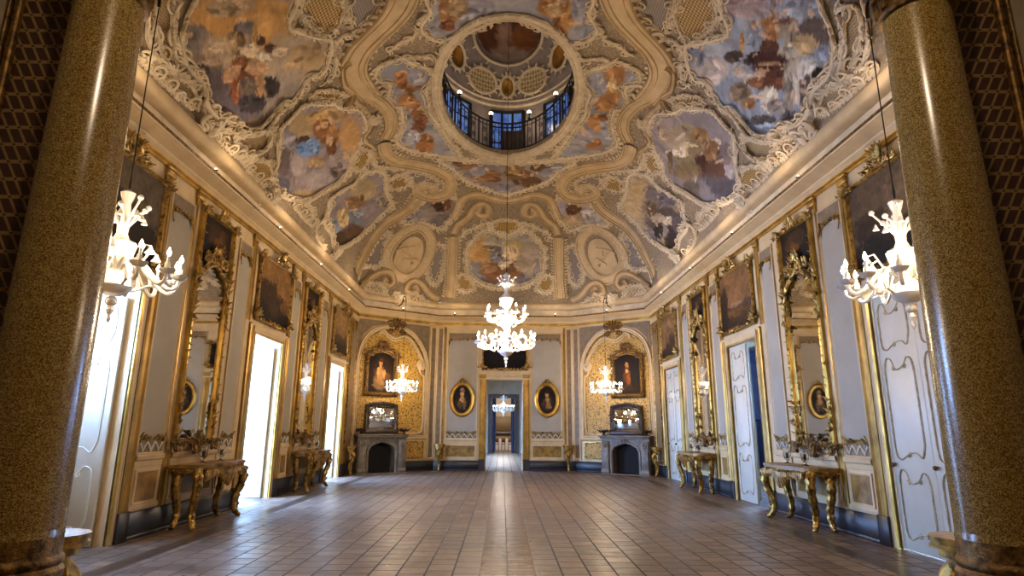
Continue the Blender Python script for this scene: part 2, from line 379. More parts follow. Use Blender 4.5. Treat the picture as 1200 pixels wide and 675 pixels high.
# ------------------------------------------------------------------ setting: floor, walls
H0 = 5.56
DOORS = [(6.62, 8.22), (12.12, 13.66), (17.62, 19.16)]; DH = 3.34
def wall_side(name, flip):
    F = FL if flip else FR; o = MB()
    xs = [5.2]+[e for d in DOORS for e in d]+[CH0]
    for k in range(0, len(xs), 2): o.box(xs[k], xs[k+1], -.12, 0, 0, 6.2)
    for a, b in DOORS: o.box(a, b, -.12, 0, DH, 6.2)
    # reveals of the openings
    for a, b in DOORS:
        D = -.95 if flip else -.5
        o.box(a-.12, a, D, -.12, 0, DH+.12); o.box(b, b+.12, D, -.12, 0, DH+.12); o.box(a, b, D, -.12, DH, DH+.12)
    r = o.build(name, 'cream_paint', None, flip, smooth=False); r.matrix_world = F; return tag(r, kind='structure')
WL = wall_side('wall_left', True); WR = wall_side('wall_right', False)
def chamfer_wall(name, flip):
    o = MB(); o.box(0, CLEN, -.15, 0, 0, 6.2); r = o.build(name, 'cream_paint', None, flip, smooth=False); r.matrix_world = CL if flip else CR; return tag(r, kind='structure')
WCL = chamfer_wall('wall_far_left', True); WCR = chamfer_wall('wall_far_right', False)
FD, FDH = .67, 3.26     # half width and height of the far doorway
o = MB(); o.box(-2.55, -FD, -.5, 0, 0, 6.2); o.box(FD, 2.55, -.5, 0, 0, 6.2); o.box(-FD, FD, -.5, 0, FDH, 6.2)
WF = tag(o.build('wall_far', 'cream_paint', None, smooth=False), kind='structure'); WF.matrix_world = FF
# floor of the hall and of the rooms beyond
o = MB(); o.box(-9.5, 9.5, -6, 46, -.15, 0)
FLOOR = tag(o.build('floor', 'terracotta', smooth=False), kind='structure')
for s in (-1, 1):
    o = MB(); a, b = 4.18, 4.42
    pts = [(s*b, 5.0), (s*a, 5.0), (s*a, 20.1), (s*b, 20.25)]
    o.add([(x, y, .0008) for x, y in pts], [(0, 1, 2, 3)])
    pts = [(s*b, 20.25), (s*a, 20.1), (s*2.2, 21.5), (s*2.28, 21.72)]; o.add([(x, y, .0008) for x, y in pts], [(0, 1, 2, 3)])
    o.build('floor_stripe', 'floor_stripe', FLOOR, smooth=False)
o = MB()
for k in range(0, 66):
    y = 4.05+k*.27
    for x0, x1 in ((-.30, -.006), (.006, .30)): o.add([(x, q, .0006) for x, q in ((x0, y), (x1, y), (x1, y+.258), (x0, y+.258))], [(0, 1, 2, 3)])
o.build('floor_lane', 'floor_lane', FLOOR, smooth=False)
# ------------------------------------------------------------------ cornice round the hall
OCT = [(-XW, 5.2), (-XW, CH0), (-2.55, YF), (2.55, YF), (XW, CH0), (XW, 5.2), (2.55, 3.4), (-2.55, 3.4)]
def sweep_oct(prof, name, mat, parent=None):
    """profile (inset d, height z) carried round the octagon"""
    n = 8; P = np.array(OCT, float); cen = np.array((0, 12.9)); off = []
    for i in range(n):
        d1 = P[i]-P[i-1]; d1 /= np.linalg.norm(d1); d2 = P[(i+1) % n]-P[i]; d2 /= np.linalg.norm(d2)
        n1 = np.array((d1[1], -d1[0])); n2 = np.array((d2[1], -d2[0])); m = n1+n2; m /= np.linalg.norm(m); off.append(m/(m@n1))
    o = MB(); K = len(prof); vs = []
    for i in range(n):
        for d, z in prof: q = P[i]+off[i]*d; vs.append((q[0], q[1], z))
    o.add(vs, [(i*K+k, i*K+k+1, ((i+1) % n)*K+k+1, ((i+1) % n)*K+k) for i in range(n) for k in range(K-1)])
    return o.build(name, mat, parent)
CORN = tag(sweep_oct([(.0, 5.36), (.03, 5.37), (.035, 5.42), (.06, 5.44), (.07, 5.47), (.10, 5.485), (.12, 5.50), (.19, 5.52), (.21, 5.545), (.25, 5.555), (.26, 5.58)], 'trim_1', 'cream_paint'), kind='structure')
sweep_oct([(.262, 5.578), (.272, 5.585), (.272, 5.62), (.255, 5.63), (.20, 5.635)], 'gilt_edge', 'gilt_dark', CORN)
sweep_oct([(.20, 5.634), (.13, 5.64), (.10, 5.68), (.10, 5.86)], 'cove', 'stucco_white', CORN)
sweep_oct([(.10, 5.86), (.20, 5.87), (.24, 5.89), (.27, 5.93), (.285, 5.99), (.275, 6.05), (.25, 6.09), (.21, 6.12), (.15, 6.16)], 'roll_moulding', 'stucco_cream', CORN)
sweep_oct([(.0, 5.27), (.03, 5.275), (.035, 5.30), (.02, 5.31), (.02, 5.325), (.045, 5.335), (.05, 5.355), (.03, 5.37)], 'gilt_architrave', 'gilt_bright', CORN)
# ------------------------------------------------------------------ wall dressing (children of their wall)
BASE = [(0, 0), (.37, .0)]
def baseboard(W, x0, x1, flip):
    o = MB(); o.box(x0, x1, 0, .035, 0, .35, .008); o.box(x0, x1, 0, .05, 0, .05, .008); return o.build('baseboard', 'dark_marble', W, flip)
def gilt_strip(W, x0, x1, flip, z0=.37, z1=5.27, cap=True):
    o = MB(); c = (x0+x1)/2; w_ = (x1-x0)
    o.frame([(c-w_/2, z0), (c-w_/2, z1)], [(0, 0), (0, .03), (-w_*.18, .035), (-w_*.25, .02), (-w_*.75, .02), (-w_*.82, .035), (-w_, .03), (-w_, 0)], closed=False)
    if cap: o.box(x0-.02, x1+.02, 0, .055, z1-.12, z1-.02, .01); o.box(x0-.035, x1+.035, 0, .07, z1-.02, z1+.03, .01)
    return o.build('pilaster_strip', 'gilt_strip', W, flip)
def carved_run(o, x0, x1, z, up=1, h=.14, step=.16, y=.02):
    n = max(2, int(round((x1-x0)/step))); st = (x1-x0)/n
    for k in range(n):
        x = x0+(k+.5)*st
        if k % 2 == 0:
            o.leaf(x, z, up*PI/2, h*1.0, st*.42, y); o.leaf(x, z, up*(PI/2+.7), h*.8, st*.22, y); o.leaf(x, z, up*(PI/2-.7), h*.8, st*.22, y)
        else:
            o.scroll(x-st*.16, z+up*h*.25, st*.26, 1.2, -PI/2*up, -up, .014, y); o.scroll(x+st*.16, z+up*h*.25, st*.26, 1.2, PI+PI/2*up, up, .014, y)
def silk_panel(W, x0, x1, flip, z0=1.13, z1=4.98):
    o = MB(); o.box(x0+.03, x1-.03, 0, .012, z0, z1); p = o.build('wall_panel', 'silk', W, flip, smooth=False); p['label'] = 'grey silk wall panel'
    o = MB(); o.frame(rect(x0, x1, z0-.03, z1+.03), [(0, 0), (0, .03), (.02, .036), (.035, .02), (.05, .012)]); o.build('panel_frame', 'cream_paint', p, flip)
    o = MB(); o.box(x0+.04, x1-.04, .012, .02, z1-.2, z1); o.box(x0+.04, x1-.04, .012, .018, z0, z0+.19)
    o.build('brocade_border', 'taupe_paint', p, flip, smooth=False)
    o = MB(); carved_run(o, x0+.05, x1-.05, z1-.20, -1, .11, .15, .02)
    for sx, d in ((x0+.05, 1), (x1-.05, -1)): 
        o.leaf(sx, z1-.18, -PI/2, .3, .035, .02); o.scroll(sx+d*.05, z1-.26, .06, 1.3, PI/2, d, .015, .02)
    o.build('valance', 'gilt', p, flip)
    o = MB(); carved_run(o, x0+.05, x1-.05, z0+.18, 1, .075, .15, .02)
    for sx, d in ((x0+.05, 1), (x1-.05, -1)): o.leaf(sx, z0+.14, PI/2, .15, .04, .02)
    o.build('carved_base', 'gilt', p, flip)
    o = MB(); n = max(2, int((x1-x0)/.2)); st = (x1-x0-.1)/n
    for k in range(n):
        a = x0+.05+k*st; o.tube([(a, .024, z0+.15), (a+st*.25, .026, z0+.10), (a+st*.5, .024, z0+.02), (a+st*.75, .026, z0+.10), (a+st, .024, z0+.15)], .013, 5)
    o.build('zigzag_ribbon', 'white_paint', p, flip)
    return p
def dado(W, x0, x1, flip):
    o = MB(); o.box(x0, x1, 0, .02, .37, 1.10); 
    o.frame([(x0, 1.08), (x1, 1.08)], [(.03, 0), (.03, .04), (.01, .055), (-.04, .05), (-.06, .03), (-.13, .025), (-.14, .02)], closed=False)
    o.frame([(x0, .40), (x1, .40)], [(.05, .02), (.04, .035), (.0, .04), (-.03, .035)], closed=False)
    d = o.build('dado_rail', 'cream_paint', W, flip, smooth=False)
    o = MB(); o.box(x0+.10, x1-.10, .02, .03, .48, .86); q = o.build('dado_panel', 'brown_marble', d, flip, smooth=False); q['label'] = 'brown marbled dado panel'
    o = MB(); o.frame(rect(x0+.05, x1-.05, .43, .91), [(0, .02), (0, .04), (.03, .045), (.05, .03)]); o.build('dado_frame', 'cream_paint', d, flip)
def door_frame(W, a, b, flip, h=DH):
    """cream and gilt architrave round an opening"""
    o = MB(); R = rect(a, b, -.2, h); P = [(a, 0), (a, h), (b, h), (b, 0)]
    o.frame(P[::-1], [(0, -.02), (0, .02), (-.035, .03), (-.04, .02)], closed=False)
    g = o.build('door_frame', 'gilt_bright', W, flip)
    o = MB(); o.frame(P[::-1], [(-.04, .02), (-.10, .022), (-.105, .03), (-.12, .03), (-.13, .0)], closed=False); o.build('door_frame', 'cream_paint', W, flip)
    o = MB()
    for x in (a-.13, b+.33): 
        o.frame([(x-.2, .37), (x-.2, 3.5)], [(0, 0), (0, .04), (-.03, .055), (-.06, .03), (-.14, .03), (-.17, .055), (-.2, .04), (-.2, 0)], closed=False)
    o.build('door_pilaster', 'gilt_strip', W, flip)
    o = MB(); o.frame([(b+.33, h+.17), (a-.33, h+.17)], [(.05, 0), (.05, .03), (.02, .045), (-.01, .06), (-.02, .03), (-.02, 0)], closed=False); o.build('door_lintel', 'cream_paint', W, flip)
    o = MB()
    for x0, x1 in ((a-.36, a-.11), (b+.11, b+.36)): o.box(x0, x1, 0, .065, 0, .38, .01)
    o.build('plinth_block', 'dark_marble', W, flip)
for W, fl in ((WL, True), (WR, False)):
    for a, b in DOORS: door_frame(W, a, b, fl)
    for x0, x1 in ((8.57, 9.26), (10.98, 11.56), (14.02, 14.56), (16.42, 16.94)): silk_panel(W, x0, x1, fl); dado(W, x0, x1, fl)
    for x0, x1 in ((9.48, 10.92), (14.92, 16.34)): dado(W, x0, x1, fl)
    for x0, x1 in ((8.34, 8.54), (9.27, 9.47), (11.57, 11.76), (13.86, 14.0), (14.57, 14.79), (16.97, 17.24), (5.95, 6.15)): gilt_strip(W, x0, x1, fl, 3.55 if x0 in (8.34, 11.57, 13.86) else .37)
    gilt_strip(W, 19.42, 19.62, fl, 3.55)
    for x0, x1 in ((8.55, 11.78), (14.0, 17.28), (19.5, CH0)): baseboard(W, x0, x1, fl)
    for x0, x1 in ((19.72, 20.5),):
        o = MB(); o.box(x0, x1, 0, .02, .4, 5.0); p = o.build('corner_panel', 'taupe_paint', W, fl, smooth=False)
        o = MB(); o.frame(rect(x0-.04, x1+.04, .38, 5.05), [(0, 0), (0, .04), (.06, .05), (.08, .02)]); o.build('panel_frame', 'gilt', p, fl)
        o = MB(); carved_run(o, x0+.05, x1-.05, 4.9, -1, .25, .2); o.build('valance', 'gilt', p, fl)
# chamfers: damask niche under an arch
def arch_pts(L=2.85, x0=.10, sc=1.0):
    pts = [(x0, .40), (x0, 3.6), (x0+.06, 4.1), (x0+.25, 4.55), (x0+.6, 4.85), (x0+1.05, 4.98), (1.55, 4.98), (2.0, 4.84), (2.35, 4.55), (2.6, 4.15), (2.72, 3.6), (2.74, .40)]
    return pts
for W, fl in ((WCL, True), (WCR, False)):
    A = [tuple(p) for p in smooth_path(arch_pts()[1:-1], 5)]; A = [(.10, 1.2)]+A+[(2.74, 1.2)]
    o = MB(); o.prism(A, 0, .012); dm = o.build('damask_panel', 'damask', W, fl, smooth=False); dm['label'] = 'gold damask wall covering'
    o = MB(); o.frame(A[::-1], [(-.10, 0), (-.10, .05), (-.07, .065), (-.05, .05), (-.02, .05), (0, .07), (.03, .06), (.05, .012)], closed=True); o.build('arch_moulding', 'cream_paint', W, fl)
    o = MB(); o.frame(A[::-1], [(.05, .012), (.055, .03), (.075, .035), (.09, .012)]); o.build('gilt_bead', 'gilt', dm, fl)
    # shaped inner border: ogee ribbon across the head and a volute on the inner side
    o = MB(); P = smooth_path([(.75, 4.72), (.95, 4.86), (1.15, 4.72), (1.4, 4.62), (1.75, 4.72), (2.05, 4.6), (2.3, 4.3), (2.52, 3.95)], 6)
    o.tube([(x, .04, z) for x, z in P], .045, 6); o.tube([(x-.02, .05, z-.09) for x, z in P], .025, 6)
    for k in range(3): o.scroll(2.52, 3.72, .21-.05*k, 1.6, PI/2, 1, .04, .04+.01*k, tail=(2.52, 4.0))
    o.tube([(x, .04, z) for x, z in smooth_path([(2.42, 3.6), (2.5, 3.4), (2.62, 3.3), (2.64, 2.6), (2.62, 1.5), (2.45, 1.3), (1.9, 1.27)], 6)], .04, 6)
    o.build('scrolled_border', 'cream_paint', dm, fl)
    o = MB()
    for a, poly in ((0, [(.04, 4.0), (.04, 5.2), (1.05, 5.2), (1.0, 5.10), (.55, 4.98), (.2, 4.65)]), (1, [(2.8, 3.9), (2.8, 5.2), (1.75, 5.2), (1.75, 5.1), (2.15, 4.95), (2.5, 4.6), (2.72, 4.2)])): o.prism(poly, 0, .018)
    o.build('spandrel', 'taupe_paint', W, fl, smooth=False)
    o = MB(); o.scroll(1.2, 5.1, .16, 1.4, PI, -1, .035, .08); o.scroll(1.66, 5.1, .16, 1.4, 0, 1, .035, .08)
    for k in range(7): o.leaf(1.43, 5.02, PI*(.1+.8*k/6), .34, .06, .07)
    o.scroll(1.2, 4.88, .12, 1.3, PI, 1, .03, .08); o.scroll(1.66, 4.88, .12, 1.3, 0, -1, .03, .08); o.ball((1.43, .1, 4.98), .08)
    o.build('shell_crest', 'gilt_dark', W, fl)
    o = MB(); o.box(2.86, 3.10, 0, .03, .4, 5.2); p = o.build('corner_pilaster', 'taupe_paint', W, fl, smooth=False)
    o = MB(); o.frame(rect(2.84, 3.12, .4, 5.2), [(0, 0), (0, .05), (.04, .06), (.06, .03)]); o.build('panel_frame', 'cream_paint', p, fl)
    o = MB(); o.box(1.9, 2.78, 0, .02, .40, 1.2); o.frame([(1.86, 1.14), (2.8, 1.14)], [(.03, 0), (.03, .04), (.01, .055), (-.04, .05), (-.06, .03), (-.08, .02)], closed=False); d = o.build('dado_rail', 'cream_paint', W, fl, smooth=False)
    o = MB(); o.box(2.0, 2.66, .02, .03, .48, .98); q = o.build('dado_panel', 'damask', d, fl, smooth=False)
    o = MB(); o.frame(rect(1.95, 2.71, .43, 1.03), [(0, .02), (0, .04), (.03, .045), (.05, .03)]); o.build('dado_frame', 'gilt', d, fl)
    baseboard(W, 1.85, CLEN, fl)
# far wall dressing
for s in (0, 1):
    fl = bool(s)
    silk_panel(WF, .98, 2.14, fl); dado(WF, .96, 2.2, fl); gilt_strip(WF, 2.2, 2.28, fl, .4, 5.2, False)
    o = MB(); o.box(2.3, 2.52, 0, .03, .4, 5.2); p = o.build('corner_pilaster', 'taupe_paint', WF, fl, smooth=False)
    o = MB(); o.frame(rect(2.28, 2.54, .4, 5.2), [(0, 0), (0, .05), (.04, .06), (.06, .03)]); o.build('panel_frame', 'cream_paint', p, fl)
    baseboard(WF, .92, 2.55, fl); gilt_strip(WF, .70, .92, fl, .0, 3.42, True)
o = MB(); P = [(-FD, 0), (-FD, FDH), (FD, FDH), (FD, 0)]; o.frame(P[::-1], [(0, -.3), (0, .03), (-.04, .04), (-.05, .02)], closed=False); o.build('door_frame', 'gilt_bright', WF)
o = MB(); o.frame([(.95, 3.42), (-.95, 3.42)], [(.06, 0), (.06, .04), (.02, .06), (-.03, .07), (-.04, 0)], closed=False); o.frame([(.95, FDH+.06), (-.95, FDH+.06)], [(.08, 0), (.06, .04), (-.03, .04), (-.04, 0)], closed=False); o.build('door_lintel', 'cream_paint', WF)
o = MB(); o.box(-.92, -.70, 0, .05, .0, .4); o.box(.70, .92, 0, .05, 0, .4); o.build('plinth_block', 'dark_marble', WF, smooth=False)
# ------------------------------------------------------------------ near end: lattice wall with the opening the photograph is taken through
o = MB()
for s in (0, 1):
    fl = bool(s); nm = 'wall_near_left' if fl else 'wall_near_right'
    o = MB(); o.box(2.92, 4.6, 3.67, 3.72, 0, 6.2); W = tag(o.build(nm, 'plaster_room', None, fl, smooth=False), kind='structure')
    o = MB(); o.box(2.92, 3.44, 3.65, 3.67, .9, 6.2); o.build('lattice_panel', 'wall_lattice', W, fl, smooth=False)['label'] = 'dark panel with gilt diamond trellis'
    o = MB(); o.box(3.42, 3.47, 3.61, 3.67, .9, 6.2, .01); o.box(3.50, 3.52, 3.62, 3.67, .9, 6.2, .006); o.build('gilt_strip', 'gilt_dark', W, fl)
    o = MB(); o.box(2.92, 4.6, 3.62, 3.67, 0, .9, .01); o.build('dado_rail', 'dark_wood', W, fl)
    o = MB(); fp = [(5.12, 5.2), (3.02, 3.73), (3.02, 3.69), (5.25, 5.1)]
    o.add([(x, y, z) for z in (0, 6.2) for x, y in fp], [(0, 1, 2, 3), (7, 6, 5, 4)]+[(i, (i+1) % 4, 4+(i+1) % 4, 4+i) for i in range(4)])
    tag(o.build('wall_near_chamfer_left' if fl else 'wall_near_chamfer_right', 'cream_paint', None, fl, smooth=False), kind='structure')
    o = MB(); o.box(4.55, 4.7, -6, 3.72, 0, 6.2); tag(o.build('wall_ante_left' if fl else 'wall_ante_right', 'plaster_room', None, fl, smooth=False), kind='structure')
o = MB(); o.box(-4.7, 4.7, -6.1, -6, 0, 6.2); tag(o.build('wall_back', 'plaster_room', smooth=False), kind='structure')
o = MB(); o.box(-4.7, 4.7, -6.1, 3.7, 6.2, 6.35); tag(o.build('ceiling_ante', 'plaster_room', smooth=False), kind='structure')
# ------------------------------------------------------------------ painted vault
YC = 12.9; OC = (0, 13.77, 1.66, 3.09)      # oculus: centre and half axes
def zvault(x, y):
    x = np.abs(x); d = np.abs(y-YC)
    t = np.stack([(4.9-x)/3.3, (9.3-d)/6.0, (9.02-.573*x-.819*d)/4.5]); mn = t.min(0)
    tt = np.maximum(t, 1e-4); s_ = np.minimum((tt**-6.0).sum(0)**(-1/6.), 1)
    z = 6.12+3.53*(1-(1-s_)**2.2)**(1/2.2)
    return np.where(mn <= 0, 6.12+mn*40, z)
def vault(p, q, off=0.0):
    """point of the vault seen from the middle of the floor in direction (p, q, 1), raised off metres into the room"""
    p = np.asarray(p, float); q = np.asarray(q, float); lo = np.full(p.shape, 3.0); hi = np.full(p.shape, 9.7)
    for _ in range(34):
        m = (lo+hi)/2; f = m-zvault(p*m, YC+q*m); lo = np.where(f < 0, m, lo); hi = np.where(f < 0, hi, m)
    z = (lo+hi)/2; L = z*np.sqrt(p*p+q*q+1); z = z*(1-np.asarray(off)/L)
    return np.stack([p*z, YC+q*z, z], -1)
def vault_mesh():
    N, K = 288, 70; th = np.linspace(0, 2*PI, N, endpoint=False); c = np.array((0, (OC[1]-YC)/9.65)); dx, dy = np.cos(th), np.sin(th)
    a, b = OC[2]/9.65, OC[3]/9.65; r0 = 1/np.sqrt((dx/a)**2+(dy/b)**2)
    hp = [(1, 0, 4.92), (-1, 0, 4.92), (0, 1, 9.32), (0, -1, 9.32)]+[(sx*.573, sy*.819, 9.04) for sx in (1, -1) for sy in (1, -1)]
    r1 = np.full(N, 99.)
    for nx, ny, d in hp:
        den = nx*dx+ny*dy; rr = (d/6.12-(nx*c[0]+ny*c[1]))/np.where(den > 1e-6, den, 1e-6); r1 = np.minimum(r1, np.where(den > 1e-6, rr, 99))
    o = MB(); u = np.linspace(0, 1, K)[:, None]; R = r0+(r1-r0)*u
    V = vault((c[0]+R*dx).ravel(), (c[1]+R*dy).ravel()); o.v = [tuple(x) for x in V]
    o.f = [(k*N+i, k*N+(i+1) % N, (k+1)*N+(i+1) % N, (k+1)*N+i) for k in range(K-1) for i in range(N)]
    # turned edge of the oculus and the underside of its gallery
    ring = [(OC[0]+(OC[2]+e)*math.cos(t), OC[1]+(OC[3]+e)*math.sin(t), z) for e, z in ((0, 9.65), (.0, 9.8), (.75, 9.8)) for t in th]; n0 = len(o.v); o.v += ring
    o.f += [(n0+k*N+i, n0+k*N+(i+1) % N, n0+(k+1)*N+(i+1) % N, n0+(k+1)*N+i) for k in range(2) for i in range(N)]
    return tag(o.build('ceiling', 'vault_ground'), kind='structure')
CEIL = vault_mesh()
def resample(P, step, closed=False):
    P = np.array(P, float); P = np.vstack([P, P[:1]]) if closed else P
    d = np.r_[0, np.cumsum(np.linalg.norm(np.diff(P, axis=0), axis=1))]; n = max(4, int(d[-1]/step)); s_ = np.linspace(0, d[-1], n+1)
    Q = np.stack([np.interp(s_, d, P[:, 0]), np.interp(s_, d, P[:, 1])], -1); return Q[:-1] if closed else Q
def patch(name, poly, mat, off=.012, cell=.016, parent=None, smoothn=5, colour_fn=None, sym=True):
    """a patch of the vault inside an outline given in (p, q)"""
    B = smooth_path(poly, smoothn, True) if smoothn else np.array(poly)
    x0, y0 = B.min(0); x1, y1 = B.max(0)
    gx, gy = np.meshgrid(np.arange(x0, x1, cell), np.arange(y0, y1, cell)); gx = (gx+np.where((np.arange(gx.shape[0]) % 2)[:, None], cell/2, 0)).ravel(); gy = gy.ravel()
    ins = np.zeros(len(gx), bool); j = len(B)-1
    for i in range(len(B)):
        xi, yi = B[i]; xj, yj = B[j]
        cond = ((yi > gy) != (yj > gy)) & (gx < (xj-xi)*(gy-yi)/((yj-yi) if abs(yj-yi) > 1e-12 else 1e-12)+xi); ins ^= cond; j = i
    G = np.c_[gx[ins], gy[ins]]
    vs = [Vector(b) for b in B]+[Vector(g) for g in G]; ed = [(i, (i+1) % len(B)) for i in range(len(B))]
    r = geometry.delaunay_2d_cdt(vs, ed, [], 1, 1e-6); Q = np.array([tuple(v) for v in r[0]])
    V = vault(Q[:, 0], Q[:, 1], off); o = MB(); o.v = [tuple(v) for v in V]; o.f = [tuple(f) for f in r[2]]
    uv = Q*8.2; col = colour_fn(Q) if colour_fn else None
    return o.build(name, mat, parent or CEIL, colour=col, uv=uv)
def vframe(P, closed):
    V = vault(P[:, 0], P[:, 1]); n = np.array((0, YC, 0))-V; n /= np.linalg.norm(n, axis=1)[:, None]
    t = (np.roll(V, -1, 0)-np.roll(V, 1, 0)) if closed else np.gradient(V, axis=0)
    t /= np.linalg.norm(t, axis=1)[:, None]+1e-9; b = np.cross(n, t); b /= np.linalg.norm(b, axis=1)[:, None]+1e-9
    n = np.cross(t, b); return V, t, b, n
def ribbon(o, P, prof, closed=False, wmod=None):
    """carry a moulding profile [(across, height)] along a path on the vault"""
    V, t, b, n = vframe(P, closed); K = len(prof); N = len(P); vs = []
    for i in range(N):
        k = wmod[i] if wmod is not None else 1
        for d, h in prof: vs.append(V[i]+b[i]*d*k+n[i]*h)
    o.add(vs, [(i*K+j, i*K+j+1, ((i+1) % N)*K+j+1, ((i+1) % N)*K+j) for i in range(N if closed else N-1) for j in range(K-1)])
HALF = [(math.cos(a), math.sin(a)) for a in np.linspace(0, PI, 6)]
def local_curl(o, base, bt, bb, bn, pts, rad_):
    """tapered relief curl: pts in the tangent plane (along, across, height)"""
    P = [base+bt*a+bb*c+bn*h for a, c, h in pts]; o.tube(P, rad_, 4)
def rocaille(o, P, closed, w_=.055, fringe=.13, step=.08, side=1, rng=random):
    """shell-edged stucco border"""
    Q = resample(P, .045/8, closed); V, t, b, n = vframe(Q, closed); N = len(Q)
    wm = [1+.25*math.sin(i*1.1) for i in range(N)]
    if closed: side = 1 if np.mean(np.sum(b*(V-V.mean(0)), 1)) > 0 else -1
    ribbon(o, Q, [(c*w_*1.0, s_*w_*1.1) for c, s_ in HALF], closed, wm)
    if closed: ribbon(o, Q, [(c*w_*.38-side*w_*1.9, s_*w_*.4) for c, s_ in HALF], closed)
    k = 0; per = max(1, int(step/.045))
    for i in range(0, N, per):
        k += 1; d = side*(1 if k % 3 else -.6); L = fringe*(.6+.7*rng.random()); lean = (.5 if (k//6) % 2 else -.5)+rng.uniform(-.2, .2)
        base = V[i]+b[i]*w_*d*.6; m = 6; pts = []; rr = []
        for q in range(m):
            u = q/(m-1); a = lean*u*1.6; pts.append((L*u*math.sin(a)*1.0, d*L*u*math.cos(a), .02+.03*math.sin(PI*u*.8))); rr.append(.030-.019*u)
        local_curl(o, base, t[i], b[i], n[i], pts, rr)
        if k % 9 == 0:      # a C-scroll now and then
            R = .09+.06*rng.random(); pts = []; rr = []; sg = 1 if rng.random() < .5 else -1
            for q in range(16):
                u = q/15; a = sg*(u*2.6*PI)-PI/2*d; r_ = R*(1-.8*u); pts.append((r_*math.cos(a), d*(R*.9)+r_*math.sin(a), .035)); rr.append(.026*(1-.4*u))
            local_curl(o, V[i], t[i], b[i], n[i], pts, rr)
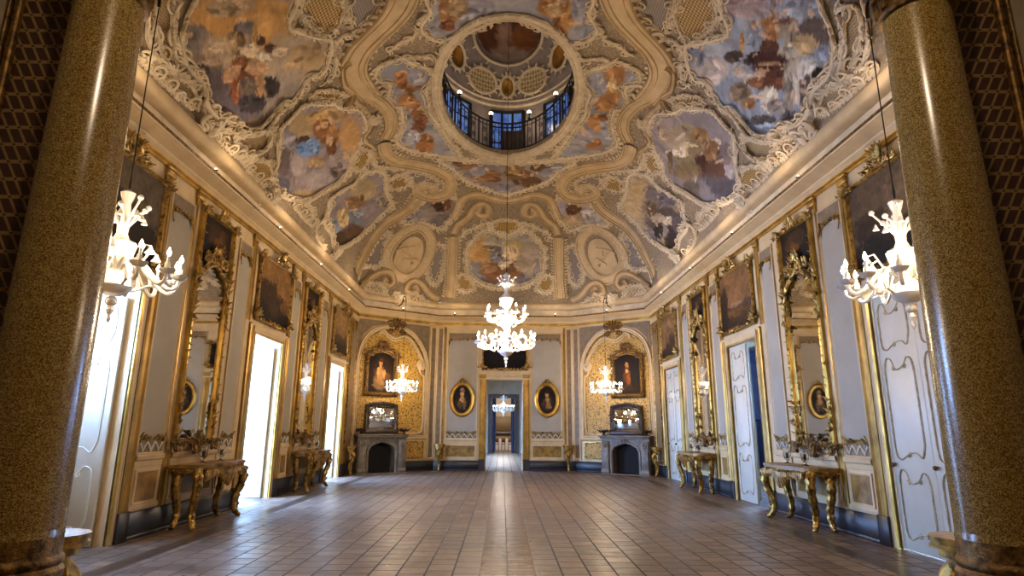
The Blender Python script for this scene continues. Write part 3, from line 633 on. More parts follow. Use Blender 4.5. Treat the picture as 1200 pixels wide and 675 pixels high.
VD = json.loads('{"F":{"F1L":{"poly":[[-0.565,-0.218],[-0.532,-0.203],[-0.507,-0.211],[-0.484,-0.215],[-0.457,-0.186],[-0.427,-0.201],[-0.405,-0.23],[-0.396,-0.259],[-0.421,-0.29],[-0.465,-0.366],[-0.463,-0.391],[-0.431,-0.407],[-0.418,-0.423],[-0.413,-0.46],[-0.44,-0.516],[-0.501,-0.602],[-0.556,-0.665],[-0.588,-0.682],[-0.615,-0.693],[-0.647,-0.715],[-0.681,-0.734],[-0.714,-0.732],[-0.718,-0.697],[-0.717,-0.651],[-0.738,-0.64],[-0.744,-0.642],[-0.747,-0.582],[-0.722,-0.493],[-0.724,-0.453],[-0.709,-0.391],[-0.68,-0.333],[-0.644,-0.295],[-0.607,-0.267],[-0.58,-0.248]],"base":"9a8470","blobs":[[-0.562,-0.566,0.096,0.139,-0.039,0.027,"b98a35"],[-0.497,-0.424,0.047,0.06,-0.03,0.043,"c29440"],[-0.559,-0.576,0.047,0.073,-0.012,0.009,"a58c6c"],[-0.661,-0.671,0.028,0.061,-0.02,0.001,"857872"],[-0.64,-0.577,0.043,0.087,-0.028,0.008,"b8a080"],[-0.689,-0.632,0.039,0.092,-0.025,-0.001,"8e7a68"],[-0.703,-0.649,0.02,0.049,-0.014,-0.002,"4f4648"],[-0.699,-0.574,0.031,0.076,-0.036,-0.002,"6e6266"],[-0.682,-0.455,0.099,0.214,-0.031,0.007,"857986"],[-0.515,-0.291,0.068,0.09,-0.048,0.073,"b5a189"],[-0.463,-0.268,0.045,0.05,-0.016,0.033,"b79a6c"],[-0.572,-0.268,0.063,0.104,-0.032,0.039,"a5978d"],[-0.647,-0.388,0.03,0.065,-0.017,0.01,"57505c"],[-0.587,-0.335,0.023,0.041,-0.016,0.016,"4d4644"],[-0.554,-0.5,0.02,0.032,-0.011,0.01,"77706f"],[-0.586,-0.506,0.01,0.018,-0.014,0.01,"7a5f3a"],[-0.546,-0.464,0.005,0.009,-0.015,0.016,"b98f4a"],[-0.542,-0.436,0.01,0.016,-0.006,0.007,"5a3c22"],[-0.532,-0.395,0.012,0.019,-0.006,0.008,"5f4128"],[-0.515,-0.357,0.016,0.023,-0.006,0.009,"c8b498"],[-0.578,-0.46,0.017,0.03,-0.009,0.008,"d5be9c"],[-0.559,-0.402,0.014,0.024,-0.009,0.01,"cfbda6"],[-0.608,-0.473,0.021,0.04,-0.01,0.007,"8a5a28"],[-0.636,-0.483,0.028,0.058,-0.013,0.006,"b98d63"],[-0.609,-0.434,0.021,0.041,-0.015,0.011,"7d4c1e"],[-0.663,-0.481,0.011,0.024,-0.02,0.006,"a85f22"],[-0.585,-0.415,0.021,0.038,-0.012,0.011,"b9926a"],[-0.605,-0.377,0.011,0.022,-0.016,0.013,"b9905c"],[-0.63,-0.429,0.018,0.038,-0.014,0.008,"7b6a60"],[-0.603,-0.537,0.013,0.025,-0.014,0.008,"b59a70"],[-0.633,-0.587,0.016,0.033,-0.007,0.002,"c8b090"]]},"F1R":{"poly":[[0.565,-0.218],[0.532,-0.203],[0.507,-0.211],[0.484,-0.215],[0.457,-0.186],[0.427,-0.201],[0.405,-0.23],[0.396,-0.259],[0.421,-0.29],[0.465,-0.366],[0.463,-0.391],[0.431,-0.407],[0.418,-0.423],[0.413,-0.46],[0.44,-0.516],[0.501,-0.602],[0.556,-0.665],[0.588,-0.682],[0.615,-0.693],[0.647,-0.715],[0.681,-0.734],[0.714,-0.732],[0.718,-0.697],[0.717,-0.651],[0.738,-0.64],[0.744,-0.642],[0.747,-0.582],[0.722,-0.493],[0.724,-0.453],[0.709,-0.391],[0.68,-0.333],[0.644,-0.295],[0.607,-0.267],[0.58,-0.248]],"base":"8b93a0","blobs":[[0.471,-0.469,0.047,-0.065,0.011,0.016,"9a8580"],[0.529,-0.547,0.012,-0.019,0.025,0.021,"8d7a74"],[0.569,-0.604,0.029,-0.055,0.017,0.01,"9197a0"],[0.601,-0.664,0.023,-0.046,0.02,0.006,"7f8088"],[0.628,-0.651,0.035,-0.078,0.022,0.003,"6a5a50"],[0.623,-0.602,0.027,-0.06,0.015,0.004,"b99a62"],[0.607,-0.538,0.022,-0.046,0.012,0.006,"b5aa90"],[0.691,-0.706,0.018,-0.046,0.025,-0.006,"858d9a"],[0.454,-0.279,0.032,-0.042,0.025,0.048,"a2a8b0"],[0.484,-0.258,0.033,-0.049,0.018,0.032,"b5a89e"],[0.547,-0.253,0.03,-0.055,0.027,0.034,"8a93a0"],[0.429,-0.249,0.018,-0.021,0.014,0.031,"7c8290"],[0.545,-0.5,0.022,-0.038,0.018,0.015,"b07a2c"],[0.51,-0.461,0.01,-0.015,0.006,0.007,"a56f2a"],[0.539,-0.522,0.006,-0.01,0.011,0.009,"a06a28"],[0.577,-0.563,0.017,-0.032,0.016,0.009,"94826c"],[0.557,-0.553,0.015,-0.027,0.003,0.002,"7b4f26"],[0.523,-0.454,0.016,-0.026,0.013,0.014,"7f858f"],[0.567,-0.481,0.019,-0.036,0.012,0.009,"5c3a22"],[0.507,-0.401,0.005,-0.007,0.013,0.017,"b8832e"],[0.558,-0.427,0.02,-0.037,0.01,0.009,"3a211a"],[0.591,-0.463,0.04,-0.081,0.02,0.013,"54291a"],[0.623,-0.514,0.032,-0.072,0.013,0.005,"4a2418"],[0.621,-0.463,0.04,-0.09,0.016,0.008,"6a3c18"],[0.507,-0.352,0.017,-0.027,0.008,0.011,"54443a"],[0.538,-0.347,0.014,-0.024,0.01,0.012,"b5a898"],[0.57,-0.368,0.011,-0.02,0.008,0.007,"c5b8a5"],[0.589,-0.39,0.014,-0.028,0.008,0.006,"8b5a24"],[0.677,-0.584,0.032,-0.081,0.044,-0.002,"b5a890"],[0.676,-0.623,0.019,-0.047,0.022,-0.001,"cdc5b4"],[0.675,-0.55,0.01,-0.025,0.026,0.002,"c4bba8"],[0.707,-0.617,0.013,-0.035,0.03,-0.006,"5d5350"],[0.644,-0.432,0.017,-0.041,0.021,0.008,"c9bda5"],[0.68,-0.533,0.01,-0.025,0.027,0.002,"8a7f70"],[0.607,-0.366,0.025,-0.053,0.003,0.003,"c0b09a"],[0.607,-0.334,0.015,-0.031,0.009,0.007,"a06c1e"],[0.572,-0.313,0.022,-0.042,0.016,0.017,"8a7458"],[0.703,-0.671,0.012,-0.033,0.017,-0.004,"2d2624"],[0.67,-0.461,0.021,-0.052,0.012,0.003,"8c8078"],[0.589,-0.465,0.02,-0.04,0.003,0.002,"9a7448"],[0.585,-0.431,0.014,-0.027,0.003,0.002,"b08a60"],[0.666,-0.382,0.029,-0.073,0.009,0.004,"5a5350"],[0.7,-0.414,0.022,-0.059,0.013,0.002,"8c99a6"],[0.726,-0.541,0.02,-0.059,0.016,-0.003,"6e625c"]]},"F2R":{"poly":[[0.399,0.052],[0.417,0.015],[0.447,-0.02],[0.461,-0.064],[0.484,-0.087],[0.512,-0.132],[0.541,-0.163],[0.59,-0.187],[0.629,-0.211],[0.663,-0.197],[0.699,-0.188],[0.763,-0.194],[0.768,-0.118],[0.745,0.004],[0.707,0.119],[0.646,0.2],[0.572,0.273],[0.523,0.266],[0.491,0.226],[0.442,0.187],[0.405,0.132]],"base":"8a7e7d","blobs":[[0.509,0.028,0.044,-0.074,0.023,0.048,"a08b6c"],[0.551,-0.034,0.022,-0.04,0.018,0.03,"94702c"],[0.602,-0.091,0.017,-0.036,0.013,0.016,"c9b9a8"],[0.552,0.064,0.045,-0.088,0.026,0.047,"8e7a52"],[0.625,-0.003,0.044,-0.106,0.033,0.039,"5a4a44"],[0.691,-0.063,0.043,-0.124,0.041,0.026,"6a5f62"],[0.605,0.018,0.018,-0.04,0.018,0.024,"54301c"],[0.656,-0.062,0.035,-0.089,0.023,0.02,"6b4a34"],[0.69,-0.138,0.013,-0.035,0.023,0.014,"a69a9a"],[0.518,0.099,0.023,-0.039,0.012,0.026,"b59a68"],[0.606,0.104,0.007,-0.015,0.022,0.033,"c9c0b8"],[0.649,-0.141,0.025,-0.062,0.021,0.018,"7c6a66"],[0.724,-0.073,0.035,-0.107,0.026,0.012,"625a5e"],[0.604,-0.061,0.017,-0.037,0.02,0.025,"8a6430"],[0.523,0.058,0.027,-0.047,0.004,0.009,"c5ad7a"],[0.448,0.053,0.027,-0.035,0.015,0.041,"9a8a82"],[0.482,0.068,0.036,-0.055,0.017,0.04,"a38e70"],[0.58,0.133,0.038,-0.08,0.021,0.037,"8c7448"],[0.63,0.177,0.029,-0.072,0.024,0.035,"7a6a58"],[0.507,0.129,0.023,-0.038,0.004,0.01,"d0c4ae"],[0.515,0.187,0.007,-0.011,0.019,0.045,"7c6030"],[0.527,0.084,0.007,-0.013,0.012,0.025,"d0c0a4"]]},"F2L":{"poly":[[-0.399,0.052],[-0.417,0.015],[-0.447,-0.02],[-0.461,-0.064],[-0.484,-0.087],[-0.512,-0.132],[-0.541,-0.163],[-0.59,-0.187],[-0.629,-0.211],[-0.663,-0.197],[-0.699,-0.188],[-0.763,-0.194],[-0.768,-0.118],[-0.745,0.004],[-0.707,0.119],[-0.646,0.2],[-0.572,0.273],[-0.523,0.266],[-0.491,0.226],[-0.442,0.187],[-0.405,0.132]],"base":"8d8087","blobs":[[-0.569,-0.114,0.039,0.067,-0.023,0.035,"a58c60"],[-0.5,-0.048,0.053,0.069,-0.013,0.028,"b08e52"],[-0.637,-0.153,0.026,0.056,-0.02,0.019,"8f8590"],[-0.677,-0.115,0.036,0.087,-0.03,0.023,"6c5f60"],[-0.646,-0.039,0.028,0.062,-0.029,0.031,"a8989a"],[-0.61,0.173,0.062,0.121,-0.026,0.044,"a5979b"],[-0.689,0.114,0.061,0.153,-0.017,0.018,"b59f78"],[-0.594,-0.062,0.018,0.035,-0.012,0.018,"5d4030"],[-0.597,-0.025,0.032,0.062,-0.013,0.019,"5d87c0"],[-0.573,0.0,0.014,0.025,-0.012,0.021,"6d95cc"],[-0.518,0.01,0.032,0.047,-0.019,0.042,"7b5022"],[-0.527,-0.023,0.022,0.034,-0.014,0.028,"8a5c28"],[-0.506,0.05,0.018,0.027,-0.014,0.032,"9c6c30"],[-0.532,0.094,0.014,0.023,-0.012,0.026,"7c5024"],[-0.6,0.063,0.024,0.048,-0.01,0.016,"b09068"],[-0.549,0.211,0.025,0.043,-0.016,0.037,"6a5a58"],[-0.749,-0.117,0.018,0.055,-0.026,0.009,"6d6878"],[-0.462,0.121,0.033,0.04,-0.029,0.084,"b88f50"],[-0.527,0.198,0.04,0.062,-0.015,0.038,"9d8d8c"],[-0.63,0.129,0.05,0.107,-0.023,0.034,"a39698"],[-0.512,-0.02,0.009,0.013,-0.005,0.011,"c09a6a"],[-0.523,0.054,0.009,0.015,-0.008,0.019,"c09a6a"]]},"F3R":{"poly":[[0.437,0.67],[0.436,0.572],[0.415,0.431],[0.474,0.356],[0.52,0.37],[0.595,0.319],[0.637,0.288],[0.671,0.317],[0.719,0.334],[0.728,0.438],[0.761,0.527],[0.719,0.637],[0.644,0.728],[0.578,0.745],[0.511,0.725],[0.436,0.696]],"base":"a8936f","blobs":[[0.485,0.634,0.035,-0.058,0.022,0.078,"bfa06a"],[0.566,0.489,0.055,-0.12,0.025,0.06,"8a765c"],[0.617,0.53,0.056,-0.142,0.047,0.096,"6a5748"],[0.64,0.474,0.022,-0.058,0.012,0.022,"cfb892"],[0.591,0.549,0.023,-0.052,0.011,0.027,"b09a74"],[0.7,0.525,0.028,-0.087,0.043,0.061,"4a3a2e"],[0.606,0.728,0.031,-0.075,0.019,0.049,"8d7f80"],[0.639,0.602,0.029,-0.077,0.02,0.04,"9d8a76"],[0.633,0.617,0.015,-0.038,0.02,0.041,"3e362e"],[0.678,0.394,0.027,-0.077,0.034,0.048,"6b5a58"],[0.549,0.523,0.017,-0.033,0.02,0.053,"6a5434"],[0.472,0.476,0.033,-0.051,0.02,0.067,"bc9c60"],[0.534,0.407,0.043,-0.082,0.022,0.057,"7d6e68"],[0.582,0.38,0.032,-0.07,0.016,0.034,"6f6468"]]},"F3L":{"poly":[[-0.437,0.67],[-0.436,0.572],[-0.415,0.431],[-0.474,0.356],[-0.52,0.37],[-0.595,0.319],[-0.637,0.288],[-0.671,0.317],[-0.719,0.334],[-0.728,0.438],[-0.761,0.527],[-0.719,0.637],[-0.644,0.728],[-0.578,0.745],[-0.511,0.725],[-0.436,0.696]],"base":"8b8084","blobs":[[-0.666,0.449,0.053,0.129,-0.059,0.096,"8f8489"],[-0.555,0.51,0.035,0.063,-0.015,0.043,"7a5a2c"],[-0.624,0.495,0.035,0.078,-0.022,0.047,"b89b64"],[-0.599,0.571,0.036,0.075,-0.026,0.064,"6f7688"],[-0.565,0.564,0.024,0.045,-0.012,0.033,"8a93a8"],[-0.702,0.565,0.049,0.136,-0.026,0.042,"5c4630"],[-0.64,0.642,0.038,0.089,-0.024,0.054,"6a5038"],[-0.51,0.662,0.05,0.069,-0.03,0.107,"8c7f82"],[-0.702,0.433,0.023,0.065,-0.02,0.028,"8a95a8"],[-0.644,0.485,0.018,0.042,-0.018,0.035,"c8ac78"],[-0.508,0.451,0.051,0.074,-0.024,0.075,"a5906a"],[-0.565,0.483,0.035,0.064,-0.015,0.041,"8f6c38"],[-0.464,0.614,0.024,0.03,-0.016,0.065,"97887c"]]},"F4":{"poly":[[0.002,0.975],[0.048,0.93],[0.099,0.929],[0.142,0.991],[0.181,1.068],[0.194,1.174],[0.189,1.272],[0.132,1.346],[0.067,1.377],[0.006,1.38],[-0.006,1.38],[-0.067,1.377],[-0.132,1.346],[-0.189,1.272],[-0.194,1.174],[-0.181,1.068],[-0.142,0.991],[-0.099,0.929],[-0.048,0.93],[-0.002,0.975]],"base":"94897e","blobs":[[-0.131,1.073,0.064,-0.001,-0.008,0.107,"c19648"],[-0.102,1.125,0.05,-0.001,-0.005,0.081,"b98c3c"],[-0.049,1.007,0.046,-0.001,-0.001,0.051,"a3947c"],[-0.145,1.249,0.054,-0.001,-0.007,0.086,"8f8c98"],[-0.096,1.334,0.057,-0.001,-0.003,0.06,"7f7884"],[-0.055,1.248,0.071,-0.001,-0.003,0.086,"8c6234"],[-0.011,1.178,0.026,-0.0,-0.0,0.041,"d0bca0"],[-0.044,1.124,0.033,-0.001,-0.001,0.04,"777a90"],[-0.051,1.065,0.032,-0.001,-0.001,0.026,"6d6a68"],[0.022,1.123,0.033,-0.001,0.001,0.054,"c5a98a"],[-0.09,1.22,0.044,-0.001,-0.002,0.035,"a57c50"],[0.037,1.057,0.048,-0.001,0.002,0.066,"b59a58"],[0.022,1.084,0.032,-0.001,0.001,0.053,"d0b48c"],[0.058,1.19,0.034,-0.001,0.002,0.035,"7d4e22"],[0.079,1.26,0.023,-0.0,0.002,0.036,"5d6074"],[0.043,1.246,0.045,-0.001,0.002,0.057,"8a6030"],[0.11,1.189,0.069,-0.001,0.005,0.07,"a5937c"],[0.118,1.082,0.048,-0.001,0.007,0.08,"a08f80"],[0.165,1.216,0.026,-0.0,0.01,0.085,"8d8590"],[0.102,1.331,0.066,-0.001,0.003,0.045,"8a8490"]]},"F5R":{"poly":[[0.192,0.792],[0.178,0.733],[0.205,0.684],[0.276,0.689],[0.32,0.712],[0.364,0.757],[0.419,0.801],[0.417,0.851],[0.344,0.859],[0.307,0.892],[0.274,0.915],[0.236,0.862]],"base":"958a86","blobs":[[0.258,0.775,0.02,-0.002,0.008,0.048,"5c3a20"],[0.275,0.761,0.02,-0.003,0.004,0.024,"6d4828"],[0.269,0.847,0.042,-0.006,0.008,0.049,"ad9470"],[0.342,0.786,0.04,-0.01,0.013,0.058,"a69c9a"],[0.201,0.755,0.026,-0.002,0.006,0.048,"9a90a0"]]},"F5L":{"poly":[[-0.192,0.792],[-0.178,0.733],[-0.205,0.684],[-0.276,0.689],[-0.32,0.712],[-0.364,0.757],[-0.419,0.801],[-0.417,0.851],[-0.344,0.859],[-0.307,0.892],[-0.274,0.915],[-0.236,0.862]],"base":"82756d","blobs":[[-0.248,0.75,0.033,0.001,-0.005,0.036,"5a3622"],[-0.227,0.739,0.013,0.0,-0.005,0.036,"7c5030"],[-0.332,0.801,0.054,0.007,-0.009,0.047,"94877e"],[-0.259,0.871,0.057,0.002,-0.011,0.074,"7a6c6c"],[-0.372,0.793,0.034,0.007,-0.011,0.046,"8a8084"]]},"F6R":{"poly":[[0.21,0.089],[0.212,0.039],[0.184,-0.004],[0.187,-0.048],[0.225,-0.075],[0.252,-0.107],[0.289,-0.098],[0.317,-0.092],[0.329,-0.048],[0.298,-0.015],[0.316,0.04],[0.306,0.089],[0.29,0.106],[0.302,0.195],[0.334,0.269],[0.325,0.309],[0.289,0.364],[0.217,0.408],[0.152,0.416],[0.171,0.336],[0.195,0.229],[0.214,0.15]],"base":"8c8a92","blobs":[[0.258,-0.057,0.025,-0.01,0.011,0.056,"9a6a28"],[0.26,0.026,0.03,-0.013,0.009,0.046,"a87428"],[0.261,0.084,0.027,-0.012,0.006,0.033,"b08038"],[0.229,0.004,0.017,-0.005,0.007,0.046,"8c8e9c"],[0.308,-0.073,0.02,-0.013,0.009,0.039,"80828e"],[0.263,-0.006,0.011,-0.004,0.006,0.029,"c8a870"],[0.259,0.185,0.033,-0.014,0.008,0.047,"b07c2c"],[0.273,0.151,0.019,-0.009,0.005,0.026,"8c5c20"],[0.263,0.307,0.025,-0.011,0.005,0.031,"a06c24"],[0.294,0.209,0.024,-0.014,0.009,0.047,"8f90a0"],[0.23,0.263,0.025,-0.007,0.007,0.051,"8f8690"],[0.26,0.076,0.027,-0.011,0.007,0.041,"a4742c"],[0.327,0.319,0.02,-0.015,0.006,0.031,"8588a0"]]},"F6L":{"poly":[[-0.21,0.089],[-0.212,0.039],[-0.184,-0.004],[-0.187,-0.048],[-0.225,-0.075],[-0.252,-0.107],[-0.289,-0.098],[-0.317,-0.092],[-0.329,-0.048],[-0.298,-0.015],[-0.316,0.04],[-0.306,0.089],[-0.29,0.106],[-0.302,0.195],[-0.334,0.269],[-0.325,0.309],[-0.289,0.364],[-0.217,0.408],[-0.152,0.416],[-0.171,0.336],[-0.195,0.229],[-0.214,0.15]],"base":"8b8a94","blobs":[[-0.261,-0.03,0.021,0.006,-0.005,0.028,"b07428"],[-0.25,0.011,0.026,0.006,-0.005,0.03,"8c5c24"],[-0.227,-0.029,0.025,0.003,-0.006,0.044,"8b8b98"],[-0.271,0.085,0.027,0.008,-0.007,0.041,"9a6c2c"],[-0.259,0.098,0.027,0.007,-0.004,0.025,"b07c30"],[-0.261,0.208,0.029,0.007,-0.007,0.048,"7a4a20"],[-0.251,0.324,0.031,0.006,-0.007,0.054,"a06c28"],[-0.295,0.166,0.028,0.011,-0.009,0.054,"8c8c9a"],[-0.281,0.272,0.02,0.007,-0.006,0.041,"9a98a4"],[-0.247,0.146,0.019,0.004,-0.005,0.036,"8a5c28"]]},"F7":{"poly":[[-0.007,-0.246],[0.023,-0.239],[0.049,-0.221],[0.08,-0.199],[0.108,-0.185],[0.122,-0.158],[0.153,-0.156],[0.184,-0.179],[0.19,-0.215],[0.166,-0.257],[0.17,-0.299],[0.154,-0.337],[0.086,-0.348],[-0.007,-0.345],[0.007,-0.345],[-0.086,-0.348],[-0.154,-0.337],[-0.17,-0.299],[-0.166,-0.257],[-0.19,-0.215],[-0.184,-0.179],[-0.153,-0.156],[-0.122,-0.158],[-0.108,-0.185],[-0.08,-0.199],[-0.049,-0.221],[-0.023,-0.239],[0.007,-0.246]],"base":"8f8d96","blobs":[[0.078,-0.274,0.021,-0.0,0.002,0.026,"9a6c28"],[0.111,-0.233,0.018,-0.0,0.006,0.057,"8a5c20"],[0.12,-0.249,0.014,-0.0,0.005,0.05,"a87a34"],[0.165,-0.207,0.022,-0.002,0.006,0.041,"8b8c98"],[0.142,-0.271,0.014,-0.001,0.005,0.037,"8c8a96"],[0.093,-0.265,0.014,-0.0,0.002,0.021,"b0905c"],[-0.126,-0.259,0.021,-0.0,-0.004,0.043,"9a6c30"],[-0.134,-0.211,0.018,-0.0,-0.002,0.017,"7c4c20"],[-0.066,-0.261,0.035,-0.001,-0.001,0.032,"9793a0"],[-0.108,-0.27,0.018,-0.0,-0.002,0.032,"a58a60"],[-0.175,-0.182,0.019,0.0,-0.004,0.03,"9490a0"]]},"F8":{"poly":[[-0.002,0.457],[0.099,0.447],[0.181,0.43],[0.222,0.442],[0.178,0.505],[0.144,0.577],[0.069,0.638],[-0.0,0.675],[0.0,0.675],[-0.069,0.638],[-0.144,0.577],[-0.178,0.505],[-0.222,0.442],[-0.181,0.43],[-0.099,0.447],[0.002,0.457]],"base":"8a7f7c","blobs":[[0.047,0.547,0.047,-0.002,0.002,0.046,"7a5a30"],[0.023,0.502,0.034,-0.001,0.001,0.034,"8a6c38"],[0.113,0.487,0.034,-0.002,0.002,0.034,"6a4c2c"],[0.162,0.518,0.046,-0.004,0.003,0.034,"8a8590"],[0.085,0.591,0.036,-0.002,0.002,0.035,"6f5028"],[-0.123,0.469,0.045,-0.0,-0.002,0.034,"8a6428"],[-0.064,0.549,0.053,-0.001,-0.001,0.034,"8a6030"],[-0.151,0.458,0.028,0.0,-0.002,0.023,"77502a"],[-0.097,0.515,0.029,-0.0,-0.002,0.034,"8a8590"],[-0.011,0.64,0.025,-0.001,0.0,0.035,"8a8590"]]}},"LAT":{"L1":[[0.352,-0.297],[0.339,-0.335],[0.344,-0.378],[0.339,-0.394],[0.404,-0.423],[0.417,-0.401],[0.43,-0.38],[0.424,-0.329],[0.407,-0.287],[0.384,-0.272]],"L2":[[0.425,-0.062],[0.449,-0.107],[0.486,-0.153],[0.499,-0.142],[0.471,-0.086],[0.45,-0.059]],"L3":[[0.425,0.265],[0.452,0.22],[0.486,0.233],[0.501,0.274],[0.487,0.323],[0.451,0.307]],"L4":[[0.336,0.528],[0.368,0.492],[0.421,0.512],[0.413,0.567],[0.369,0.591],[0.338,0.568]],"L5":[[0.728,-0.256],[0.787,-0.416],[0.785,-0.22],[0.743,-0.212]],"L6":[[0.722,0.17],[0.733,0.049],[0.761,0.011],[0.761,0.221]],"L8":[[0.696,1.208],[0.8,1.196],[0.709,1.325]],"L9":[[0.488,1.491],[0.54,1.368],[0.605,1.399],[0.609,1.426]],"L10":[[0.187,1.33],[0.224,1.265],[0.272,1.329],[0.257,1.412],[0.186,1.398]]},"LATS":{"L7":[[0.001,0.846],[0.045,0.857],[0.057,0.893],[0.041,0.943],[0.002,0.956]]},"DIA":{"D1":[[0.257,-0.31],[0.256,-0.344],[0.319,-0.372],[0.333,-0.341],[0.336,-0.312],[0.339,-0.271],[0.335,-0.239],[0.31,-0.253],[0.292,-0.26],[0.27,-0.283]],"D2":[[0.283,1.051],[0.327,1.031],[0.407,1.214],[0.41,1.336],[0.357,1.31],[0.293,1.131]],"D3":[[0.499,0.883],[0.561,0.889],[0.671,0.953],[0.721,0.955],[0.668,1.089],[0.591,1.052],[0.546,0.953]],"D4":[[0.749,-0.475],[0.763,-0.559],[0.788,-0.616],[0.784,-0.461]],"D5":[[0.241,0.581],[0.275,0.527],[0.341,0.485],[0.336,0.595],[0.29,0.584],[0.258,0.614]],"D6":[[0.742,-0.706],[0.758,-0.801],[0.769,-0.862],[0.788,-0.946],[0.785,-0.767],[0.77,-0.695]],"D7":[[0.649,-0.765],[0.666,-0.814],[0.703,-0.843],[0.723,-0.84],[0.761,-0.823],[0.743,-0.786],[0.695,-0.773]],"D8":[[0.667,-0.281],[0.723,-0.411],[0.735,-0.464],[0.771,-0.458],[0.74,-0.341],[0.694,-0.268]]},"BANDS":[[[[0.198,-0.36],[0.211,-0.314],[0.232,-0.272],[0.262,-0.237],[0.301,-0.207],[0.339,-0.181],[0.37,-0.144],[0.38,-0.096],[0.374,-0.04],[0.367,-0.001]],0.66],[[[0.365,-0.008],[0.338,0.05],[0.326,0.122],[0.337,0.182],[0.365,0.228]],0.36],[[[0.374,0.242],[0.379,0.325],[0.349,0.4],[0.292,0.453],[0.235,0.499],[0.201,0.55],[0.196,0.608],[0.221,0.665],[0.263,0.685],[0.3,0.673],[0.323,0.644],[0.314,0.613],[0.293,0.602],[0.273,0.612],[0.266,0.634],[0.279,0.647]],0.42],[[[0.33,0.661],[0.339,0.689],[0.374,0.741],[0.427,0.78],[0.49,0.807],[0.544,0.835],[0.609,0.865],[0.678,0.901],[0.734,0.91],[0.77,0.919]],0.42],[[[0.334,1.473],[0.295,1.329],[0.274,1.214],[0.249,1.079],[0.234,0.969]],0.42],[[[0.225,0.944],[0.204,0.889],[0.179,0.859],[0.151,0.824],[0.134,0.782],[0.114,0.747],[0.09,0.736],[0.07,0.761],[0.074,0.808],[0.099,0.822],[0.117,0.801],[0.108,0.771],[0.096,0.769]],0.27],[[[-0.0,0.715],[0.053,0.696],[0.102,0.671],[0.155,0.693],[0.179,0.739],[0.212,0.839]],0.3],[[[0.405,1.482],[0.445,1.42],[0.466,1.311],[0.498,1.263],[0.54,1.278],[0.566,1.331],[0.543,1.361],[0.509,1.344],[0.512,1.303]],0.22],[[[0.802,1.061],[0.739,1.141],[0.656,1.129],[0.61,1.139],[0.595,1.177],[0.613,1.23],[0.647,1.246],[0.664,1.215],[0.64,1.188]],0.22],[[[0.404,-0.04],[0.397,0.009],[0.386,0.046],[0.385,0.123],[0.424,0.174],[0.412,0.244],[0.418,0.31]],0.14],[[[0.374,-0.162],[0.397,-0.155],[0.41,-0.095],[0.398,-0.042],[0.434,-0.013]],0.12]],"MED":{"outer":[[0.379,0.881],[0.45,0.907],[0.535,0.982],[0.584,1.069],[0.581,1.169],[0.532,1.228],[0.452,1.202],[0.367,1.094],[0.336,0.989],[0.348,0.908]],"inner":[[0.4,0.943],[0.447,0.952],[0.512,1.017],[0.563,1.105],[0.551,1.182],[0.515,1.208],[0.449,1.16],[0.396,1.076],[0.377,0.989]]},"CART":[[0.798,-0.667],[0.812,-0.232],[0.79,0.53],[0.643,1.363],[0.775,-0.413],[0.38,0.107]],"SHELL":[[[0.678,-0.844],[0.711,-0.869],[0.742,-0.881],[0.766,-0.866],[0.755,-0.799],[0.737,-0.762]],[[0.582,-0.234],[0.653,-0.278],[0.69,-0.329],[0.723,-0.411],[0.728,-0.474],[0.74,-0.553]],[[0.645,-0.259],[0.687,-0.259],[0.732,-0.318],[0.767,-0.412],[0.76,-0.467],[0.735,-0.474]],[[0.728,0.438],[0.699,0.355],[0.73,0.28],[0.777,0.275],[0.8,0.41]],[[0.152,-0.165],[0.146,-0.115],[0.168,-0.096],[0.211,-0.107],[0.236,-0.106]],[[0.196,-0.204],[0.215,-0.177],[0.25,-0.161],[0.279,-0.141]],[[0.43,0.259],[0.431,0.358],[0.386,0.421],[0.343,0.463]],[[0.078,0.942],[0.067,0.869],[0.127,0.904],[0.181,0.94],[0.193,0.977]],[[0.005,0.44],[0.049,0.444],[0.081,0.42],[0.099,0.442],[0.144,0.45]],[[0.635,-0.758],[0.638,-0.74],[0.67,-0.767],[0.708,-0.777],[0.731,-0.767]],[[0.345,-0.235],[0.369,-0.247],[0.397,-0.223],[0.408,-0.18],[0.432,-0.149],[0.452,-0.158]]]}')
def mir(P): return [(-a, b) for a, b in P]
SEED = 0
FLAB = {'F1L': ('golden clouds with winged figures in the large side fresco', ), 'F1R': ('dark draped figures on white clouds in the large side fresco', ), 'F2R': ('brown figures on smoky clouds in a scrolled fresco', ), 'F2L': ('figure in a blue cape in a scrolled fresco', ),
        'F3R': ('figures before grey drapery in a cove fresco', ), 'F3L': ('pale figures on brown ground in a cove fresco', ), 'F4': ('fresco of figures on clouds above the far wall', ), 'F5R': ('small flying putti on a pale sky', ), 'F5L': ('small flying putto on a dark sky', ), 'F6R': ('golden figures beside the oculus', ), 'F6L': ('golden figures beside the oculus', ), 'F7': ('painted sky with figures on the near side of the oculus', ), 'F8': ('painted garlands on the far side of the oculus', )}
orn = {}
def ornmb(key): 
    if key not in orn: orn[key] = MB()
    return orn[key]
for nm, d in VD['F'].items():
    SEED += 17; sd = SEED
    fo = patch('fresco', d['poly'], 'painted', .012, .0038, colour_fn=lambda Q, d=d, sd=sd: paint(Q[:, 0], Q[:, 1], d['base'], d['blobs'], sd, .3, .13, .12, True, 26))
    fo['label'] = FLAB[nm][0]
    o = MB(); rocaille(o, smooth_path(d['poly'], 5, True), True, .055, .15, .065, 1, random.Random(SEED))
    o.build('rocaille_border', 'stucco_white', CEIL)
